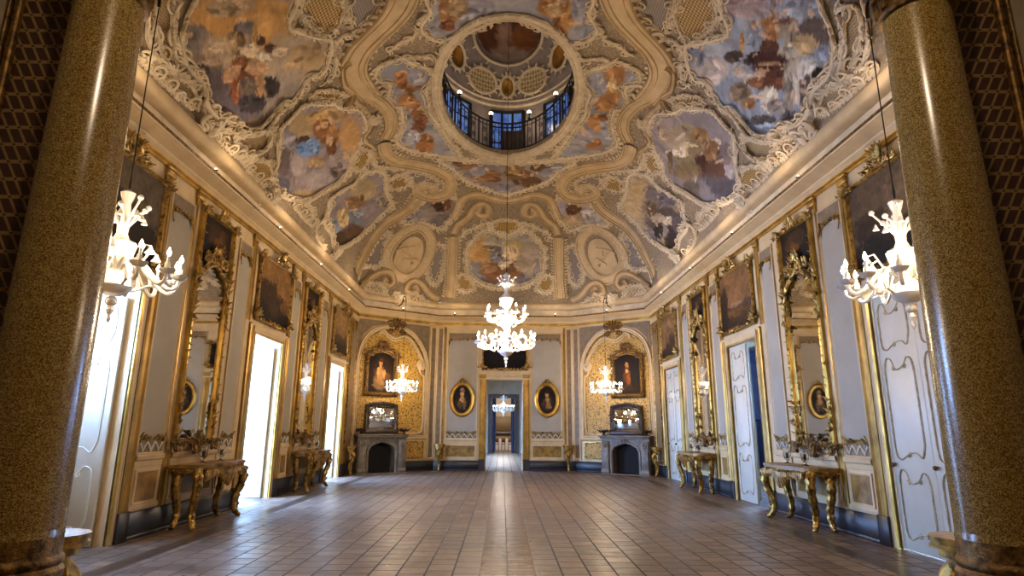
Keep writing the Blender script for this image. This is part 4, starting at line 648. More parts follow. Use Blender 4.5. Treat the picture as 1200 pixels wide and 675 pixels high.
for k, P in list(VD['LAT'].items())+[(k, v) for k, v in VD['DIA'].items()]:
    isl = k[0] == 'L'
    for Q in (P, mir(P)):
        if isl: patch('trellis_cartouche', Q, 'pale_lattice' if k in ('L6', 'L8', 'L9') else 'gold_lattice', .015, .02, smoothn=4)['label'] = 'cartouche of gold trellis'
        else: patch('diaper_ground', Q, 'grey_diaper' if k in ('D1', 'D2', 'D3', 'D5') else 'beige_diaper', .006, .02, smoothn=4)
        o = MB(); rocaille(o, smooth_path(Q, 5, True), True, .04, .12, .065, 1, random.Random(len(Q))); o.build('cartouche_border', 'stucco_white', CEIL)
P = VD['LATS']['L7']; P = P+mir(P[::-1]); patch('trellis_cartouche', P, 'gold_lattice', .015, .02, smoothn=4); o = MB(); rocaille(o, smooth_path(P, 5, True), True, .045, .12, .11); o.build('cartouche_border', 'stucco_white', CEIL)
for P, w_ in VD['BANDS']:
    for f in (P, mir(P)):
        o = MB(); Q = resample(smooth_path(f, 8), .05/8); h = w_/2
        ribbon(o, Q, [(-h, 0), (-h, .05), (-h*.9, .10), (-h*.78, .11), (-h*.7, .07), (-h*.55, .06), (-h*.5, .085), (-h*.4, .085), (-h*.36, .055), (h*.36, .055), (h*.4, .085), (h*.5, .085), (h*.55, .06), (h*.7, .07), (h*.78, .11), (h*.9, .10), (h, .05), (h, 0)])
        o.build('stucco_band', 'stucco_cream', CEIL)
        if w_ > .35:
            o = MB()
            for e in (-1, 1):
                V, t, b, n = vframe(Q, False); N = len(Q)
                for i in range(0, N, 4):
                    L = .11*(.7+.5*random.random()); base = V[i]+b[i]*h*e
                    local_curl(o, base, t[i], b[i], n[i], [(.05*u, e*L*u, .05-.03*u) for u in (0, .35, .7, 1)], [.045, .045, .035, .015])
            o.build('band_fringe', 'stucco_white', CEIL)
for f in (VD['MED']['outer'], mir(VD['MED']['outer'])):
    o = MB(); Q = resample(smooth_path(f, 6, True), .05/8, True); sg = 1
    ribbon(o, Q, [(-.20, .0), (-.2, .06), (-.15, .10), (-.10, .06), (.10, .05), (.13, .09), (.17, .09), (.2, .03)], True); md = o.build('medallion', 'stucco_cream', CEIL); md['label'] = 'oval stucco medallion with relief figure'
    o = MB(); rocaille(o, np.array(f if False else smooth_path(f, 5, True)), True, .03, .12, .10, 1); rocaille(o, smooth_path(f, 5, True), True, .03, .12, .1, -1); o.build('medallion_fringe', 'stucco_white', md)
for k, f in enumerate((VD['MED']['inner'], mir(VD['MED']['inner']))):
    p_ = patch('medallion_relief', f, 'stucco_cream', .05, .02, CEIL); o = MB(); c = np.mean(f, 0); rg = random.Random(k+3)
    fig = [[(0, .045), (.0, .02), (.01, -.005), (.006, -.035), (.015, -.06)], [(0, .02), (-.025, .005), (-.035, .02)], [(0, .025), (.03, .03), (.04, .05)], [(.008, -.01), (-.012, -.035), (-.02, -.065)], [(-.05, -.06), (0, -.07), (.05, -.06)]]
    for f2 in fig:
        V, t, b, n = vframe(resample(np.array(f2)+c, .004), False); o.tube(V+n*.055, [.05*(1-.5*i/len(V)) for i in range(len(V))], 5)
    V = vault(np.array([c[0]]), np.array([c[1]+.055]), .08)[0]; o.ball(V, .06, 8); o.build('relief_figure', 'stucco_cream', p_)
for P in VD['SHELL']:
    for f in (P, mir(P)):
        o = MB(); rocaille(o, smooth_path(f, 6), False, .05, .13, .07, 1); o.build('shell_scroll', 'stucco_white', CEIL)
# stucco cartouches that break the cornice line
def cartouche_cluster(f, size, seed):
    rg = random.Random(seed); o = MB(); c = np.array(f)
    V, t, b, n = vframe(np.array([c-(0, .01), c, c+(0, .01)]), False); V, t, b, n = V[1], t[1], b[1], n[1]
    for k in range(9):
        a = rg.uniform(0, 2*PI); R = size*rg.uniform(.25, .5); cx, cy = size*.55*math.cos(a), size*.55*math.sin(a); sg = 1 if k % 2 else -1
        local_curl(o, V, t, b, n, [(cx+R*(1-.85*u)*math.cos(a+sg*u*8), cy+R*(1-.85*u)*math.sin(a+sg*u*8), .05+.04*u) for u in np.linspace(0, 1, 20)], [.04*(1-.4*u) for u in np.linspace(0, 1, 20)])
    for k in range(14):
        a = 2*PI*k/14+rg.uniform(-.1, .1); L = size*rg.uniform(.55, .8)
        local_curl(o, V, t, b, n, [(L*u*math.cos(a+.5*u), L*u*math.sin(a+.5*u), .04+.05*math.sin(PI*u)) for u in np.linspace(.2, 1, 7)], [.045*(1-.6*u) for u in np.linspace(0, 1, 7)])
    o.build('stucco_cartouche', 'stucco_white', CEIL)
for k, f in enumerate(VD['CART']):
    for g in (f, (-f[0], f[1])): cartouche_cluster(g, .34 if k < 3 else .26, k*5+3)
# ring of the oculus
th = np.linspace(0, 2*PI, 160, endpoint=False); RG = np.c_[(OC[2]+.16)/9.65*np.cos(th), ((OC[1]-YC)+(OC[3]+.16)*np.sin(th))/9.65]
o = MB(); ribbon(o, RG, [(-.16, 0), (-.14, .05), (-.10, .09), (-.04, .03), (.02, .03), (.06, .08), (.1, .06), (.12, 0)], True); rg_ = o.build('oculus_ring', 'stucco_white', CEIL)
o = MB(); rocaille(o, RG, True, .06, .2, .1, 1, random.Random(4)); rocaille(o, RG, True, .05, .16, .1, -1, random.Random(5)); o.build('rocaille_border', 'stucco_white', CEIL)
# ------------------------------------------------------------------ lantern room seen through the oculus
def lantern():
    o = MB(); N = 96; A, B = 2.45, 3.9; rows = [(1, 9.8), (1, 11.75), (.97, 11.78), (.97, 11.95)]+[(.98*math.cos(a), 11.95+2.6*math.sin(a)) for a in np.linspace(0, PI/2*.98, 14)]
    n0 = 0
    for k, z in rows:
        for i in range(N): o.v.append((OC[0]+A*k*math.cos(2*PI*i/N), OC[1]+B*k*math.sin(2*PI*i/N), z))
    o.f = [(k*N+i, k*N+(i+1) % N, (k+1)*N+(i+1) % N, (k+1)*N+i) for k in range(len(rows)-1) for i in range(N)]+[tuple((len(rows)-1)*N+i for i in range(N))]
    V = np.array(o.v); a = np.arctan2((V[:, 1]-OC[1])/B, V[:, 0]/A); z = V[:, 2]
    return o.build('dome', 'dome_plaster', CEIL)
DOME = lantern(); A_, B_ = 2.45, 3.9
def dome_pt(a, z, off=0.0):
    k = 1.0 if z < 11.75 else (.97 if z < 11.95 else .98*math.sqrt(max(0, 1-((z-11.95)/2.6)**2)))
    return np.array((OC[0]+(A_*k-off)*math.cos(a), OC[1]+(B_*k-off)*math.sin(a), z-off*.3*(z > 11.95)))
def dome_patch(name, a, z, ra, rz, mat, blobs=None, base=None, seed=0, shape='oval', off=.04):
    """oval patch on the dome: ra in radians of plan angle, rz in metres"""
    o = MB(); n = 22; u, v = np.meshgrid(np.linspace(-1, 1, n), np.linspace(-1, 1, n)); u = u.ravel(); v = v.ravel()
    if shape == 'oval': U = u*np.sqrt(1-v*v/2); W_ = v*np.sqrt(1-u*u/2)
    else: U, W_ = u, v
    o.v = [tuple(dome_pt(a+ra*p, z+rz*q, off)) for p, q in zip(U, W_)]; o.f = [(j*n+i, j*n+i+1, (j+1)*n+i+1, (j+1)*n+i) for j in range(n-1) for i in range(n-1)]
    col = paint((U+1)/2, (W_+1)/2, base, [(b[0], b[1], b[2], 0, 0, b[3], b[4]) for b in blobs], seed) if blobs else None
    p = o.build(name, mat, DOME, colour=col, uv=np.c_[U*ra*3.2, W_*rz])
    o = MB(); P = [dome_pt(a+ra*math.cos(t), z+rz*math.sin(t), off+.02) for t in np.linspace(0, 2*PI, 40, endpoint=False)] if shape == 'oval' else [dome_pt(a+ra*p_, z+rz*q, off+.02) for p_, q in ((-1, -1), (0, -1), (1, -1), (1, 0), (1, 1), (0, 1), (-1, 1), (-1, 0))]
    o.tube(P, .05, 6, True)
    for i in range(0, len(P), 3):
        c = P[i]; e = dome_pt(a, z); d = (c-e); d /= np.linalg.norm(d)+1e-9; o.tube([c, c+d*.08+np.array((0, 0, .03)), c+d*.15], [.05, .04, .015], 5)
    o.build('cartouche_border', 'stucco_white', DOME); return p
dome_patch('dome_fresco', PI/2, 13.6, .62, .62, 'painted', [(.5, .5, .5, .5, '4c342a'), (.3, .4, .2, .3, '6b3f1e'), (.75, .5, .2, .35, '54301c'), (.5, .2, .3, .15, '7c6a60'), (.55, .5, .1, .3, '8a6a58')], '756862', 5)['label'] = 'dark cloudy fresco at the crown of the dome'
for sa in (-1, 1):
    dome_patch('trellis_cartouche', PI/2+sa*.36, 12.42, .20, .38, 'pale_lattice'); dome_patch('dome_cartouche', PI/2+sa*.78, 12.7, .13, .34, 'painted', [(.5, .5, .4, .4, '7a5420'), (.4, .6, .2, .3, '9a6a2c')], '5c3c1c', 8)
dome_patch('dome_cartouche', PI/2, 12.35, .10, .34, 'painted', [(.5, .5, .3, .4, '9a7434'), (.6, .4, .2, .2, '6a4818')], '7c5a28', 9)
o = MB()
for z, r in ((11.72, .05), (11.86, .035)): o.tube([dome_pt(a, z, .03) for a in np.linspace(0, 2*PI, 96, endpoint=False)], r, 6, True)
o.build('dome_cornice', 'stucco_white', DOME)
def lantern_window(a, ra, shut):
    z0, z1 = 9.85, 11.5; o = MB(); n = 7
    o.v = [tuple(dome_pt(a+ra*u, z, .05)) for z in (z0, z1) for u in np.linspace(-1, 1, n)]; o.f = [(i, i+1, n+i+1, n+i) for i in range(n-1)]
    wn = o.build('lantern_window', 'window_blue', DOME); wn['label'] = 'blue-lit lantern window'
    o = MB()
    for u in (-1, -.33, .33, 1): o.tube([dome_pt(a+ra*u, z0, .07), dome_pt(a+ra*u, z1, .07)], .035 if abs(u) < 1 else .06, 4)
    for z in (z0, z0+.55, z0+1.1, z1): o.tube([dome_pt(a+ra*u, z, .07) for u in np.linspace(-1, 1, 7)], .025 if z0 < z < z1 else .06, 4)
    o.build('window_frame', 'iron', wn)
    if shut: 
        o = MB(); us = np.linspace(-1, .38, 5); m_ = len(us); o.v = [tuple(dome_pt(a+ra*u, z, e)) for e in (.10, .14) for z in (z0, z0+.95) for u in us]
        o.f = [(i, i+1, m_+i+1, m_+i) for i in range(m_-1)]+[(2*m_+i, 2*m_+i+1, 3*m_+i+1, 3*m_+i) for i in range(m_-1)]+[(m_+i, m_+i+1, 3*m_+i+1, 3*m_+i) for i in range(m_-1)]
        o.build('shutter', 'dark_wood', wn)
lantern_window(PI/2, .22, True); lantern_window(PI/2-.72, .2, False); lantern_window(PI/2+.72, .2, False)
rl = thing('gallery_railing', 'black wrought iron railing round the oval opening in the painted ceiling', 'railing', Matrix.Translation((0, OC[1], 9.8)))
def ell(t, z, e=.06): return ((OC[2]+e)*math.cos(t), (OC[3]+e)*math.sin(t), z)
o = MB(); o.tube([ell(t, .92) for t in th], .03, 6, True); o.build('top_rail', 'iron', rl)
o = MB(); o.tube([ell(t, .06) for t in th], .02, 5, True); o.tube([ell(t, .78) for t in th], .014, 5, True); o.build('bottom_rail', 'iron', rl)
NB = 84
for k in range(NB): t = 2*PI*k/NB; MB().tube([ell(t, .05), ell(t, .92)], .012 if k % 7 else .028, 4).build('baluster', 'iron', rl)
o = MB()
for k in range(0, NB, 7):
    for u in (1.5, 3.5, 5.5):
        t = 2*PI*(k+u)/NB; t2 = 2*PI*(k+u+.7)/NB
        for sg in (-1, 1):
            P = []
            for q in range(12): a = q/11*1.6*2*PI; r_ = .10*(1-.7*q/11); P.append(ell(t+sg*(.03+r_*math.cos(a))/2.6, .42+sg*.16+r_*math.sin(a)))
            o.tube(P, .012, 4)
o.build('iron_scroll', 'iron', rl)
for k, t in enumerate((PI/2+.95, PI/2+.30, PI/2-.40, PI/2-.95)):
    e = ell(t, 10.755); g = thing('gallery_lamp', ['glowing globe lamp at the left end of the ceiling gallery railing', 'glowing globe lamp left of the centre window on the gallery railing', 'glowing globe lamp right of the centre window on the gallery railing', 'glowing globe lamp at the right end of the ceiling gallery railing'][k], 'lamp', Matrix.Translation((e[0], OC[1]+e[1], e[2])), 'globe lamps on the gallery railing')
    o = MB(); o.lathe([(.05, 0), (.05, .03), (.018, .05), (.018, .14), (.05, .16), (.06, .18)], (0, 0, 0), 12); o.build('lamp_base', 'iron', g)
    o = MB(); o.ball((0, 0, .23), .065, 14); o.build('lamp_globe', 'lamp_globe', g); point_light('gallery_lamp_light', (e[0]*.98, OC[1]+e[1]*.98, e[2]+.45), 5, .1)
for k in range(6):
    t = 2*PI*k/6+.2; point_light('gallery_fill_light', (1.9*math.cos(t), OC[1]+3.3*math.sin(t), 11.0), 8, .1)  # bare fill lights added to brighten the lantern room, no lamp bodies
# ------------------------------------------------------------------ columns
def column(x, label):
    t = thing('column', label, 'column', Matrix.Translation((x, 3.42, 0)))
    o = MB(); o.lathe([(.25, 0), (.25, .1), (.225, .12), (.225, .62), (.235, .66), (.24, .70)], seg=48); o.build('pedestal', 'brown_marble', t)
    o = MB(); o.lathe([(.245, .70), (.25, .72), (.25, .75), (.238, .765), (.234, .775), (.24, .785), (.244, .80), (.24, .815), (.23, .825), (.228, .835), (.226, .925)], seg=48); o.build('base', 'gilt_dark', t)
    o = MB(); o.lathe([(.228, .925), (.222, .96)]+[(.222-.030*((k/12)**1.6), .96+3.22*k/12) for k in range(13)], seg=64); o.build('shaft', 'granite', t)
    o = MB(); o.lathe([(.192, 4.18), (.215, 4.19), (.222, 4.21), (.215, 4.23), (.195, 4.24), (.195, 4.33), (.2, 4.36), (.22, 4.5), (.25, 4.72)], seg=40)
    for r in range(2):
        for k in range(8):
            a = 2*PI*(k+.5*r)/8
            P = [( (.2+.05*u*u+.02*r)*math.cos(a), (.2+.05*u*u+.02*r)*math.sin(a), 4.25+.12*r+.3*u) for u in np.linspace(0, 1, 6)]; o.tube(P, [.03, .035, .03, .03, .025, .02], 5)
    o.box(-.27, .27, -.27, .27, 4.72, 4.86, .02); o.build('capital', 'gilt_dark', t)
    return t
column(-2.66, 'speckled brown granite column at the left edge beside the lattice panel'); column(2.665, 'speckled brown granite column at the right edge beside the lattice panel')
o = MB(); o.box(-4.6, 4.6, 3.15, 3.72, 4.87, 6.2); tag(o.build('beam', 'plaster_room', smooth=False), kind='structure')
# ------------------------------------------------------------------ chandeliers
def chandelier(name, label, loc, tiers, body, cord_top, group=None, seg=20, lightw=100, finial=.32, light_z=None, cord_r=.006, n_lights=1, sprigs=8):
    """tiers = [(arms, radius, z of socket base, z of hub)]; body = lathe profile (z relative)"""
    t = thing(name, label, 'chandelier', Matrix.Translation(loc), group); rg = random.Random(name+label)
    o = MB(); o.lathe(body, seg=seg, flute=.07, nfl=8); o.build('stem', 'milk_glass', t)
    top = body[-1][1]
    o = MB(); o.tube([(0, 0, top), (0, 0, cord_top-loc[2])], cord_r, 5); o.tube([(0, 0, top+.02+.05*k) for k in range(4)], [.010, .014, .010, .008], 6); o.build('cord', 'iron', t)
    for n, R, zs, zh in tiers:
        for k in range(n):
            a = 2*PI*(k+.5)/n+.1; ca, sa = math.cos(a), math.sin(a)
            P = smooth_path([(.04, zh), (R*.35, zh+.10), (R*.62, zh-.05), (R*.85, zs-.10), (R*.98, zs-.07), (R, zs)], 5)
            m = MB(); m.tube([(r_*ca, r_*sa, z) for r_, z in P], .016*(1+R*.3), 6)
            m.lathe([(.012, -.01), (.05, 0), (.075, .03), (.08, .035), (.05, .03), (.024, .03), (.026, .06), (.022, .10)], (R*ca, R*sa, zs), 12, .08, 6)
            if k % 2: # glass flower on a curled stalk
                q = .62*R; m.tube([(q*.5*ca, q*.5*sa, zh+.05), (q*.8*ca, q*.8*sa, zh+.24), (q*1.0*ca, q*1.0*sa, zh+.22)], .010, 5); m.lathe([(.005, .02), (.02, -.02), (.045, -.06), (.03, -.05)], (q*ca, q*sa, zh+.21), 8, .15, 5)
            else: m.tube([(.5*R*ca, .5*R*sa, zh), (.55*R*ca, .55*R*sa, zh-.12), (.4*R*ca, .4*R*sa, zh-.16), (.36*R*ca, .36*R*sa, zh-.08)], [.014, .016, .012, .008], 5)
            ar = m.build('arm', 'milk_glass', t)
            m = MB(); m.lathe([(.012, 0), (.012, .06)], (R*ca, R*sa, zs+.10), 8); m.build('candle', 'white_paint', ar)
            m = MB(); m.lathe([(.006, 0), (.017, .02), (.02, .035), (.012, .06), (.002, .085)], (R*ca, R*sa, zs+.155), 8); m.build('bulb', 'flame_bulb', ar)
    m = MB(); zt = top-.25
    for k in range(sprigs):
        a = 2*PI*k/sprigs+.3; ca, sa = math.cos(a), math.sin(a); q = .16+.05*(k % 2)
        m.tube([(.03*ca, .03*sa, zt-.12), (q*.6*ca, q*.6*sa, zt+.02), (q*ca, q*sa, zt+.05+.08*(k % 2))], [.014, .012, .01], 5); m.ball((q*ca, q*sa, zt+.06+.08*(k % 2)), .028, 8)
        m.lathe([(.004, 0), (.018, -.03), (.03, -.06)], (q*.9*ca, q*.9*sa, zt+.02), 8, .1, 5)
    m.build('glass_flower', 'milk_glass', t)
    m = MB(); z0 = body[0][1]; m.ball((0, 0, z0-.05), .05, 10); m.lathe([(.004, -.25), (.02, -.22), (.012, -.18), (.035, -.13), (.02, -.09), (.02, -.04)], (0, 0, z0), 10); m.build('finial', 'milk_glass', t)
    for k in range(n_lights):
        a = 2*PI*k/max(1, n_lights); r_ = tiers[0][1]*.75 if n_lights > 1 else 0
        p = point_light('chandelier_light', (loc[0]+r_*math.cos(a), loc[1]+r_*math.sin(a), loc[2]+(light_z or 0)), lightw/n_lights, .12)
    return t
big_body = [(.05, .22), (.10, .25), (.16, .32), (.12, .40), (.06, .44), (.09, .52), (.14, .60), (.10, .70), (.055, .76), (.05, .84), (.10, .92), (.15, 1.02), (.10, 1.12), (.05, 1.18), (.045, 1.30), (.09, 1.38), (.14, 1.50), (.16, 1.58), (.08, 1.66), (.05, 1.72), (.05, 1.82), (.10, 1.90), (.15, 1.94), (.06, 1.98), (.05, 2.08), (.09, 2.14), (.03, 2.2)]
chandelier('chandelier', 'large two-tiered white glass chandelier hanging over the middle of the floor', (0, 13.7, 2.88), [(14, .66, .52, .50), (8, .46, 1.16, 1.08)], big_body, 14.4, None, 24, K_MAIN, light_z=.75, n_lights=4, sprigs=12)
sm_body = [(.05, .16), (.11, .19), (.15, .25), (.12, .33), (.06, .38), (.07, .46), (.11, .54), (.13, .62), (.14, .66), (.07, .70), (.045, .76), (.05, .82), (.04, .9), (.045, .98), (.035, 1.06), (.05, 1.1), (.065, 1.16), (.02, 1.19)]
SMALL = [('white glass chandelier hanging in front of the near right door', 3.73, 5.4, 2.5), ('white glass chandelier half hidden by the left column', -3.66, 5.4, 2.5), ('white glass chandelier in front of the left fireplace niche', -3.46, 20.4, 2.42), ('white glass chandelier in front of the right fireplace niche', 3.44, 20.4, 2.42)]
for lb, x, y, z in SMALL:
    chandelier('chandelier', lb, (x, y, z), [(12, .52, .36, .40)], sm_body, 5.70, 'small white glass chandeliers at the corners', 20, K_SMALL, light_z=.56, n_lights=3)
    hk = thing('chandelier_hook', 'curled iron hook on the cornice above the %s chandelier' % ('left fireplace' if x < 0 and y > 9 else 'right fireplace' if y > 9 else 'near left' if x < 0 else 'near right'), 'hook', Matrix.Translation((x, y, 5.72)), 'iron hooks of the corner chandeliers')
    sx = 1 if x > 0 else -1; sy = 1 if y > 9 else -1
    o = MB(); d = np.array((sx*.573, sy*.819, 0)); P = smooth_path([np.array((0, 0, 0)), np.array((0, 0, .16))+d*.02, np.array((0, 0, .26))+d*.12, np.array((0, 0, .2))+d*.24, np.array((0, 0, .02))+d*.34, np.array((0, 0, -.02))+d*.62], 6); o.tube(P, .016, 6)
    P = [d*(.2+.07*(1-u)*math.cos(u*9))+np.array((0, 0, .1+.07*(1-u)*math.sin(u*9))) for u in np.linspace(0, 1, 20)]; o.tube(P, .012, 5); o.build('bracket', 'iron', hk)
# ------------------------------------------------------------------ pier mirrors
def crest(o, x, z, s_=1.0, y=.06, up=1):
    """symmetrical carved crest of small scrolls and leaves"""
    rg = random.Random(int(x*97+z*31+s_*100)+5)
    for i in range(9):
        q = (.03+.036*i)*s_; top = (.24*math.exp(-(i/3.0)**2)+.05)*s_; n = 1+int(top/(.085*s_))
        for k in range(n):
            h = up*(top*(k+.6)/n-.03*s_); r = s_*rg.uniform(.034, .056); a0 = rg.uniform(0, 6.28); sg = 1 if rg.random() < .5 else -1; L = s_*rg.uniform(.07, .12); an = rg.uniform(.2, 1.3); dy = rg.uniform(0, .03)
            for d in (-1, 1):
                o.scroll(x+d*q, z+h, r, 1.4, a0 if d > 0 else PI-a0, sg*d, .013*s_+.004, y+dy)
                if (i+k) % 2 == 0: o.leaf(x+d*q, z+h, up*(PI/2-d*an), L, .03*s_, y+dy+.01, .03)
    for t in (-.5, 0, .5): o.leaf(x, z+up*.12*s_, up*(PI/2)+t, .16*s_, .04*s_, y+.03, .04)
    o.ball((x, y+.05*s_, z+up*.05*s_), .04*s_, 8)
def carved_side(o, x, z0, z1, rg, w_=.09, y=.05, step=.16):
    n = int((z1-z0)/(step*.6)); o.tube([(x, y*.8, z0+(z1-z0)*k/n) for k in range(n+1)], .012, 5)
    for k in range(n):
        z = z0+(k+.5)*(z1-z0)/n; d = 1 if rg.random() < .5 else -1; e = w_*.45*rg.uniform(.2, 1)
        o.scroll(x+d*e, z, w_*rg.uniform(.32, .55), 1.4, rg.uniform(0, 6), d, .013, y); o.leaf(x+d*e*.5, z, PI/2+d*rg.uniform(.2, 1.3)+(PI if rg.random() < .3 else 0), w_*rg.uniform(.7, 1.05), w_*.3, y+.01)
        if k % 2: o.ball((x-d*e*.6, y+.01, z), .016, 6)
def pier_mirror(label, F, xc, flip, seed, blobs):
    t = thing('pier_mirror', label, 'mirror', at(F, -xc if flip else xc, .025, 0), 'gilt pier mirrors between the doors'); rg = random.Random(seed)
    o = MB(); o.box(-.70, .70, -.02, 0, 1.15, 5.1); o.build('backboard', 'cream_paint', t, flip, smooth=False)
    hw = .55
    o = MB(); o.frame(rect(-hw, hw, 1.28, 5.02), [(-.07, 0), (-.07, .05), (-.04, .07), (-.01, .05), (.02, .06), (.04, .012)]); o.build('frame', 'gilt_bright', t, flip)
    o = MB(); o.box(-hw, hw, 0, .012, 1.28, 4.2); o.build('mirror_glass', 'mirror_glass', t, flip, smooth=False)
    cv = canvas('painted_panel', t, -hw, hw, 4.12, 5.02, .016, '33261a', blobs, seed=seed, flip=flip); cv['label'] = 'dark painted panel above the glass'
    for x in (-hw-.02, hw+.02): o = MB(); carved_side(o, x, 3.2, 4.3, rg, .13, .05, .13); carved_side(o, x, 1.25, 2.0, rg, .12, .05, .15); carved_side(o, x, 2.0, 3.2, rg, .06, .05, .2); carved_side(o, x, 4.3, 5.0, rg, .07, .05, .2); o.build('carved_border', 'gilt', t, flip)
    o = MB(); P = smooth_path([(-hw, 3.75), (-hw+.12, 3.98), (-.22, 4.12), (0, 4.2), (.22, 4.12), (hw-.12, 3.98), (hw, 3.75)], 6); o.tube([(x, .04, z) for x, z in P], .035, 6)
    for k in range(26): x, z = P[int(k*(len(P)-1)/25)]; o.leaf(x, z, rg.uniform(0, 6.28), .10, .03, .055, .03); o.scroll(x, z+rg.uniform(-.04, .09), .05, 1.4, rg.uniform(0, 6), 1 if k % 2 else -1, .014, .05)
    crest(o, 0, 4.25, 1.15, .05); o.scroll(-.32, 4.28, .11, 1.5, 0, 1, .022, .05); o.scroll(.32, 4.28, .11, 1.5, PI, -1, .022, .05); o.build('carved_arch', 'gilt', t, flip)
    o = MB(); crest(o, 0, 5.02, .72, .06); o.build('crest', 'gilt', t, flip)
    for d in (-1, 1): o = MB(); crest(o, d*hw, 4.98, .45, .06); o.build('corner_ornament', 'gilt', t, flip)
    o = MB(); crest(o, 0, 1.30, .85, .06, -1); crest(o, 0, 1.3, .5, .07)
    for d in (-1, 1): crest(o, d*(hw+.02), 1.28, .6, .06, -1); o.scroll(d*.3, 1.27, .09, 1.4, PI/2, d, .02, .05)
    o.build('apron', 'gilt_dark', t, flip); return t
PB = [(.5, .6, .35, .3, '5a4020'), (.55, .5, .15, .3, '6e5428'), (.2, .3, .2, .3, '1c120c'), (.8, .2, .25, .2, '20160e'), (.4, .75, .2, .12, '4a3a24')]
pier_mirror('tall gilt pier mirror on the left wall behind the nearest left console', FL, 10.04, True, 3, PB)
pier_mirror('tall gilt pier mirror on the right wall behind the nearest right console', FR, 10.02, False, 4, PB)
pier_mirror('tall gilt pier mirror on the left wall between the two bright doorways', FL, 15.42, True, 5, PB[1:])
pier_mirror('tall gilt pier mirror on the right wall between the ajar and the closed doors', FR, 15.42, False, 6, PB[1:])
# ------------------------------------------------------------------ overdoor landscapes
def overdoor(label, F, xc, flip, w_, z0, z1, base, blobs, seed, high=True):
    t = thing('landscape_painting', label, 'painting', at(F, -xc if flip else xc, .02, 0), 'landscape paintings above the doors'); rg = random.Random(seed); h = w_/2
    canvas('canvas', t, -h+.03, h-.03, z0+.03, z1-.03, .014, base, blobs, seed=seed, n=70, flip=flip)
    o = MB(); o.frame(rect(-h, h, z0, z1), [(-.02, 0), (-.02, .045), (.0, .06), (.02, .045), (.035, .014)]); o.build('frame', 'gilt', t, flip)
    o = MB(); crest(o, 0, z1+.02, 1.0 if high else .5, .09)
    if high:
        for k in range(7): o.leaf(rg.uniform(-.12, .12), z1+.08, PI/2+rg.uniform(-1.2, 1.2), rg.uniform(.14, .24), .04, .1+.06*rg.random(), .08)
    o.build('crest', 'gilt', t, flip)
    o = MB()
    for d in (-1, 1):
        crest(o, d*h, z1-.05, .5, .05); crest(o, d*h, z0+.1, .5, .05)
        carved_side(o, d*h, z0+.0, z0+.35, rg, .07, .05, .11); carved_side(o, d*h, z1-.3, z1, rg, .07, .05, .12)
    q = [p for e in ((-h, z0, h, z0), (h, z0, h, z1), (h, z1, -h, z1), (-h, z1, -h, z0)) for p in np.linspace((e[0], .05, e[1]), (e[2], .05, e[3]), 40)[:-1]]; o.tube(q, .012, 5, True)
    n = 13
    for k in range(n):
        x = -h+.1+(w_-.2)*k/(n-1); s_ = .6+.8*math.exp(-((k-6)/2.2)**2)
        o.scroll(x, z0+.02+.03*rg.random(), .055*s_, 1.3, rg.uniform(0, 6), 1 if k % 2 else -1, .018, .04)
        if k % 2 == 0: o.leaf(x, z0+.03, -PI/2+rg.uniform(-.6, .6), .09*s_, .035, .05)
    o.build('carved_border', 'gilt', t, flip); return t
overdoor('dusky landscape painting with ruined tower above the near left window', FL, 7.42, True, 1.86, 3.62, 5.0, '6f6a66', [(.5, .15, .7, .25, '2c2a2c'), (.35, .4, .18, .3, '3a2a1c'), (.3, .55, .07, .25, '46331f'), (.75, .3, .3, .2, '3a342f'), (.2, .2, .25, .2, '241c18'), (.62, .5, .12, .12, '55493c')], 11)
overdoor('landscape painting with a dark slope under a tan sky above the middle left doorway', FL, 12.89, True, 1.86, 3.62, 5.0, '8a7558', [(.2, .45, .45, .25, '4a3a28'), (.6, .3, .45, .2, '44352a'), (.3, .12, .5, .2, '2c1f16'), (.75, .12, .35, .18, '2a1c14'), (.5, .25, .2, .15, '4f4238'), (.85, .35, .15, .1, '6a5844')], 12)
overdoor('pale landscape painting with a soft horizon above the far left doorway', FL, 18.39, True, 1.72, 3.62, 5.0, '8a7a62', [(.5, .3, .6, .15, '5a5044'), (.4, .12, .5, .16, '3c3024'), (.8, .15, .25, .15, '463626'), (.5, .75, .4, .2, '97866c')], 13)
overdoor('brown landscape painting with a dark diagonal hill above the near right door', FR, 7.42, False, 1.86, 3.62, 5.0, '6c6157', [(.5, .25, .6, .2, '42362c'), (.7, .15, .5, .2, '2c2420'), (.25, .1, .3, .15, '241c16'), (.3, .75, .3, .2, '7a6e62'), (.8, .5, .25, .15, '4c4036')], 14)
overdoor('landscape painting with a tree and a low plain above the ajar right door', FR, 12.89, False, 1.86, 3.62, 5.0, '806a52', [(.88, .5, .12, .3, '41311f'), (.4, .36, .5, .10, '5a4a3e'), (.6, .2, .5, .15, '6a542a'), (.5, .1, .6, .12, '4a3618'), (.9, .25, .15, .2, '3a2a18'), (.2, .2, .2, .12, '574628'), (.5, .42, .2, .04, '8a7a68')], 15)
overdoor('landscape painting with dark foliage below a brown sky above the closed far right door', FR, 18.39, False, 1.72, 3.62, 5.0, '7d6a54', [(.4, .2, .4, .2, '45341f'), (.7, .12, .4, .16, '392816'), (.3, .35, .2, .2, '54432e'), (.5, .7, .4, .2, '8a765e')], 16)
overdoor('dark landscape painting above the far central doorway behind the big chandelier', FF, 0, False, 1.66, 3.60, 4.55, '241c16', [(.5, .5, .4, .3, '2e241c'), (.3, .3, .2, .2, '1a130e')], 17, False)
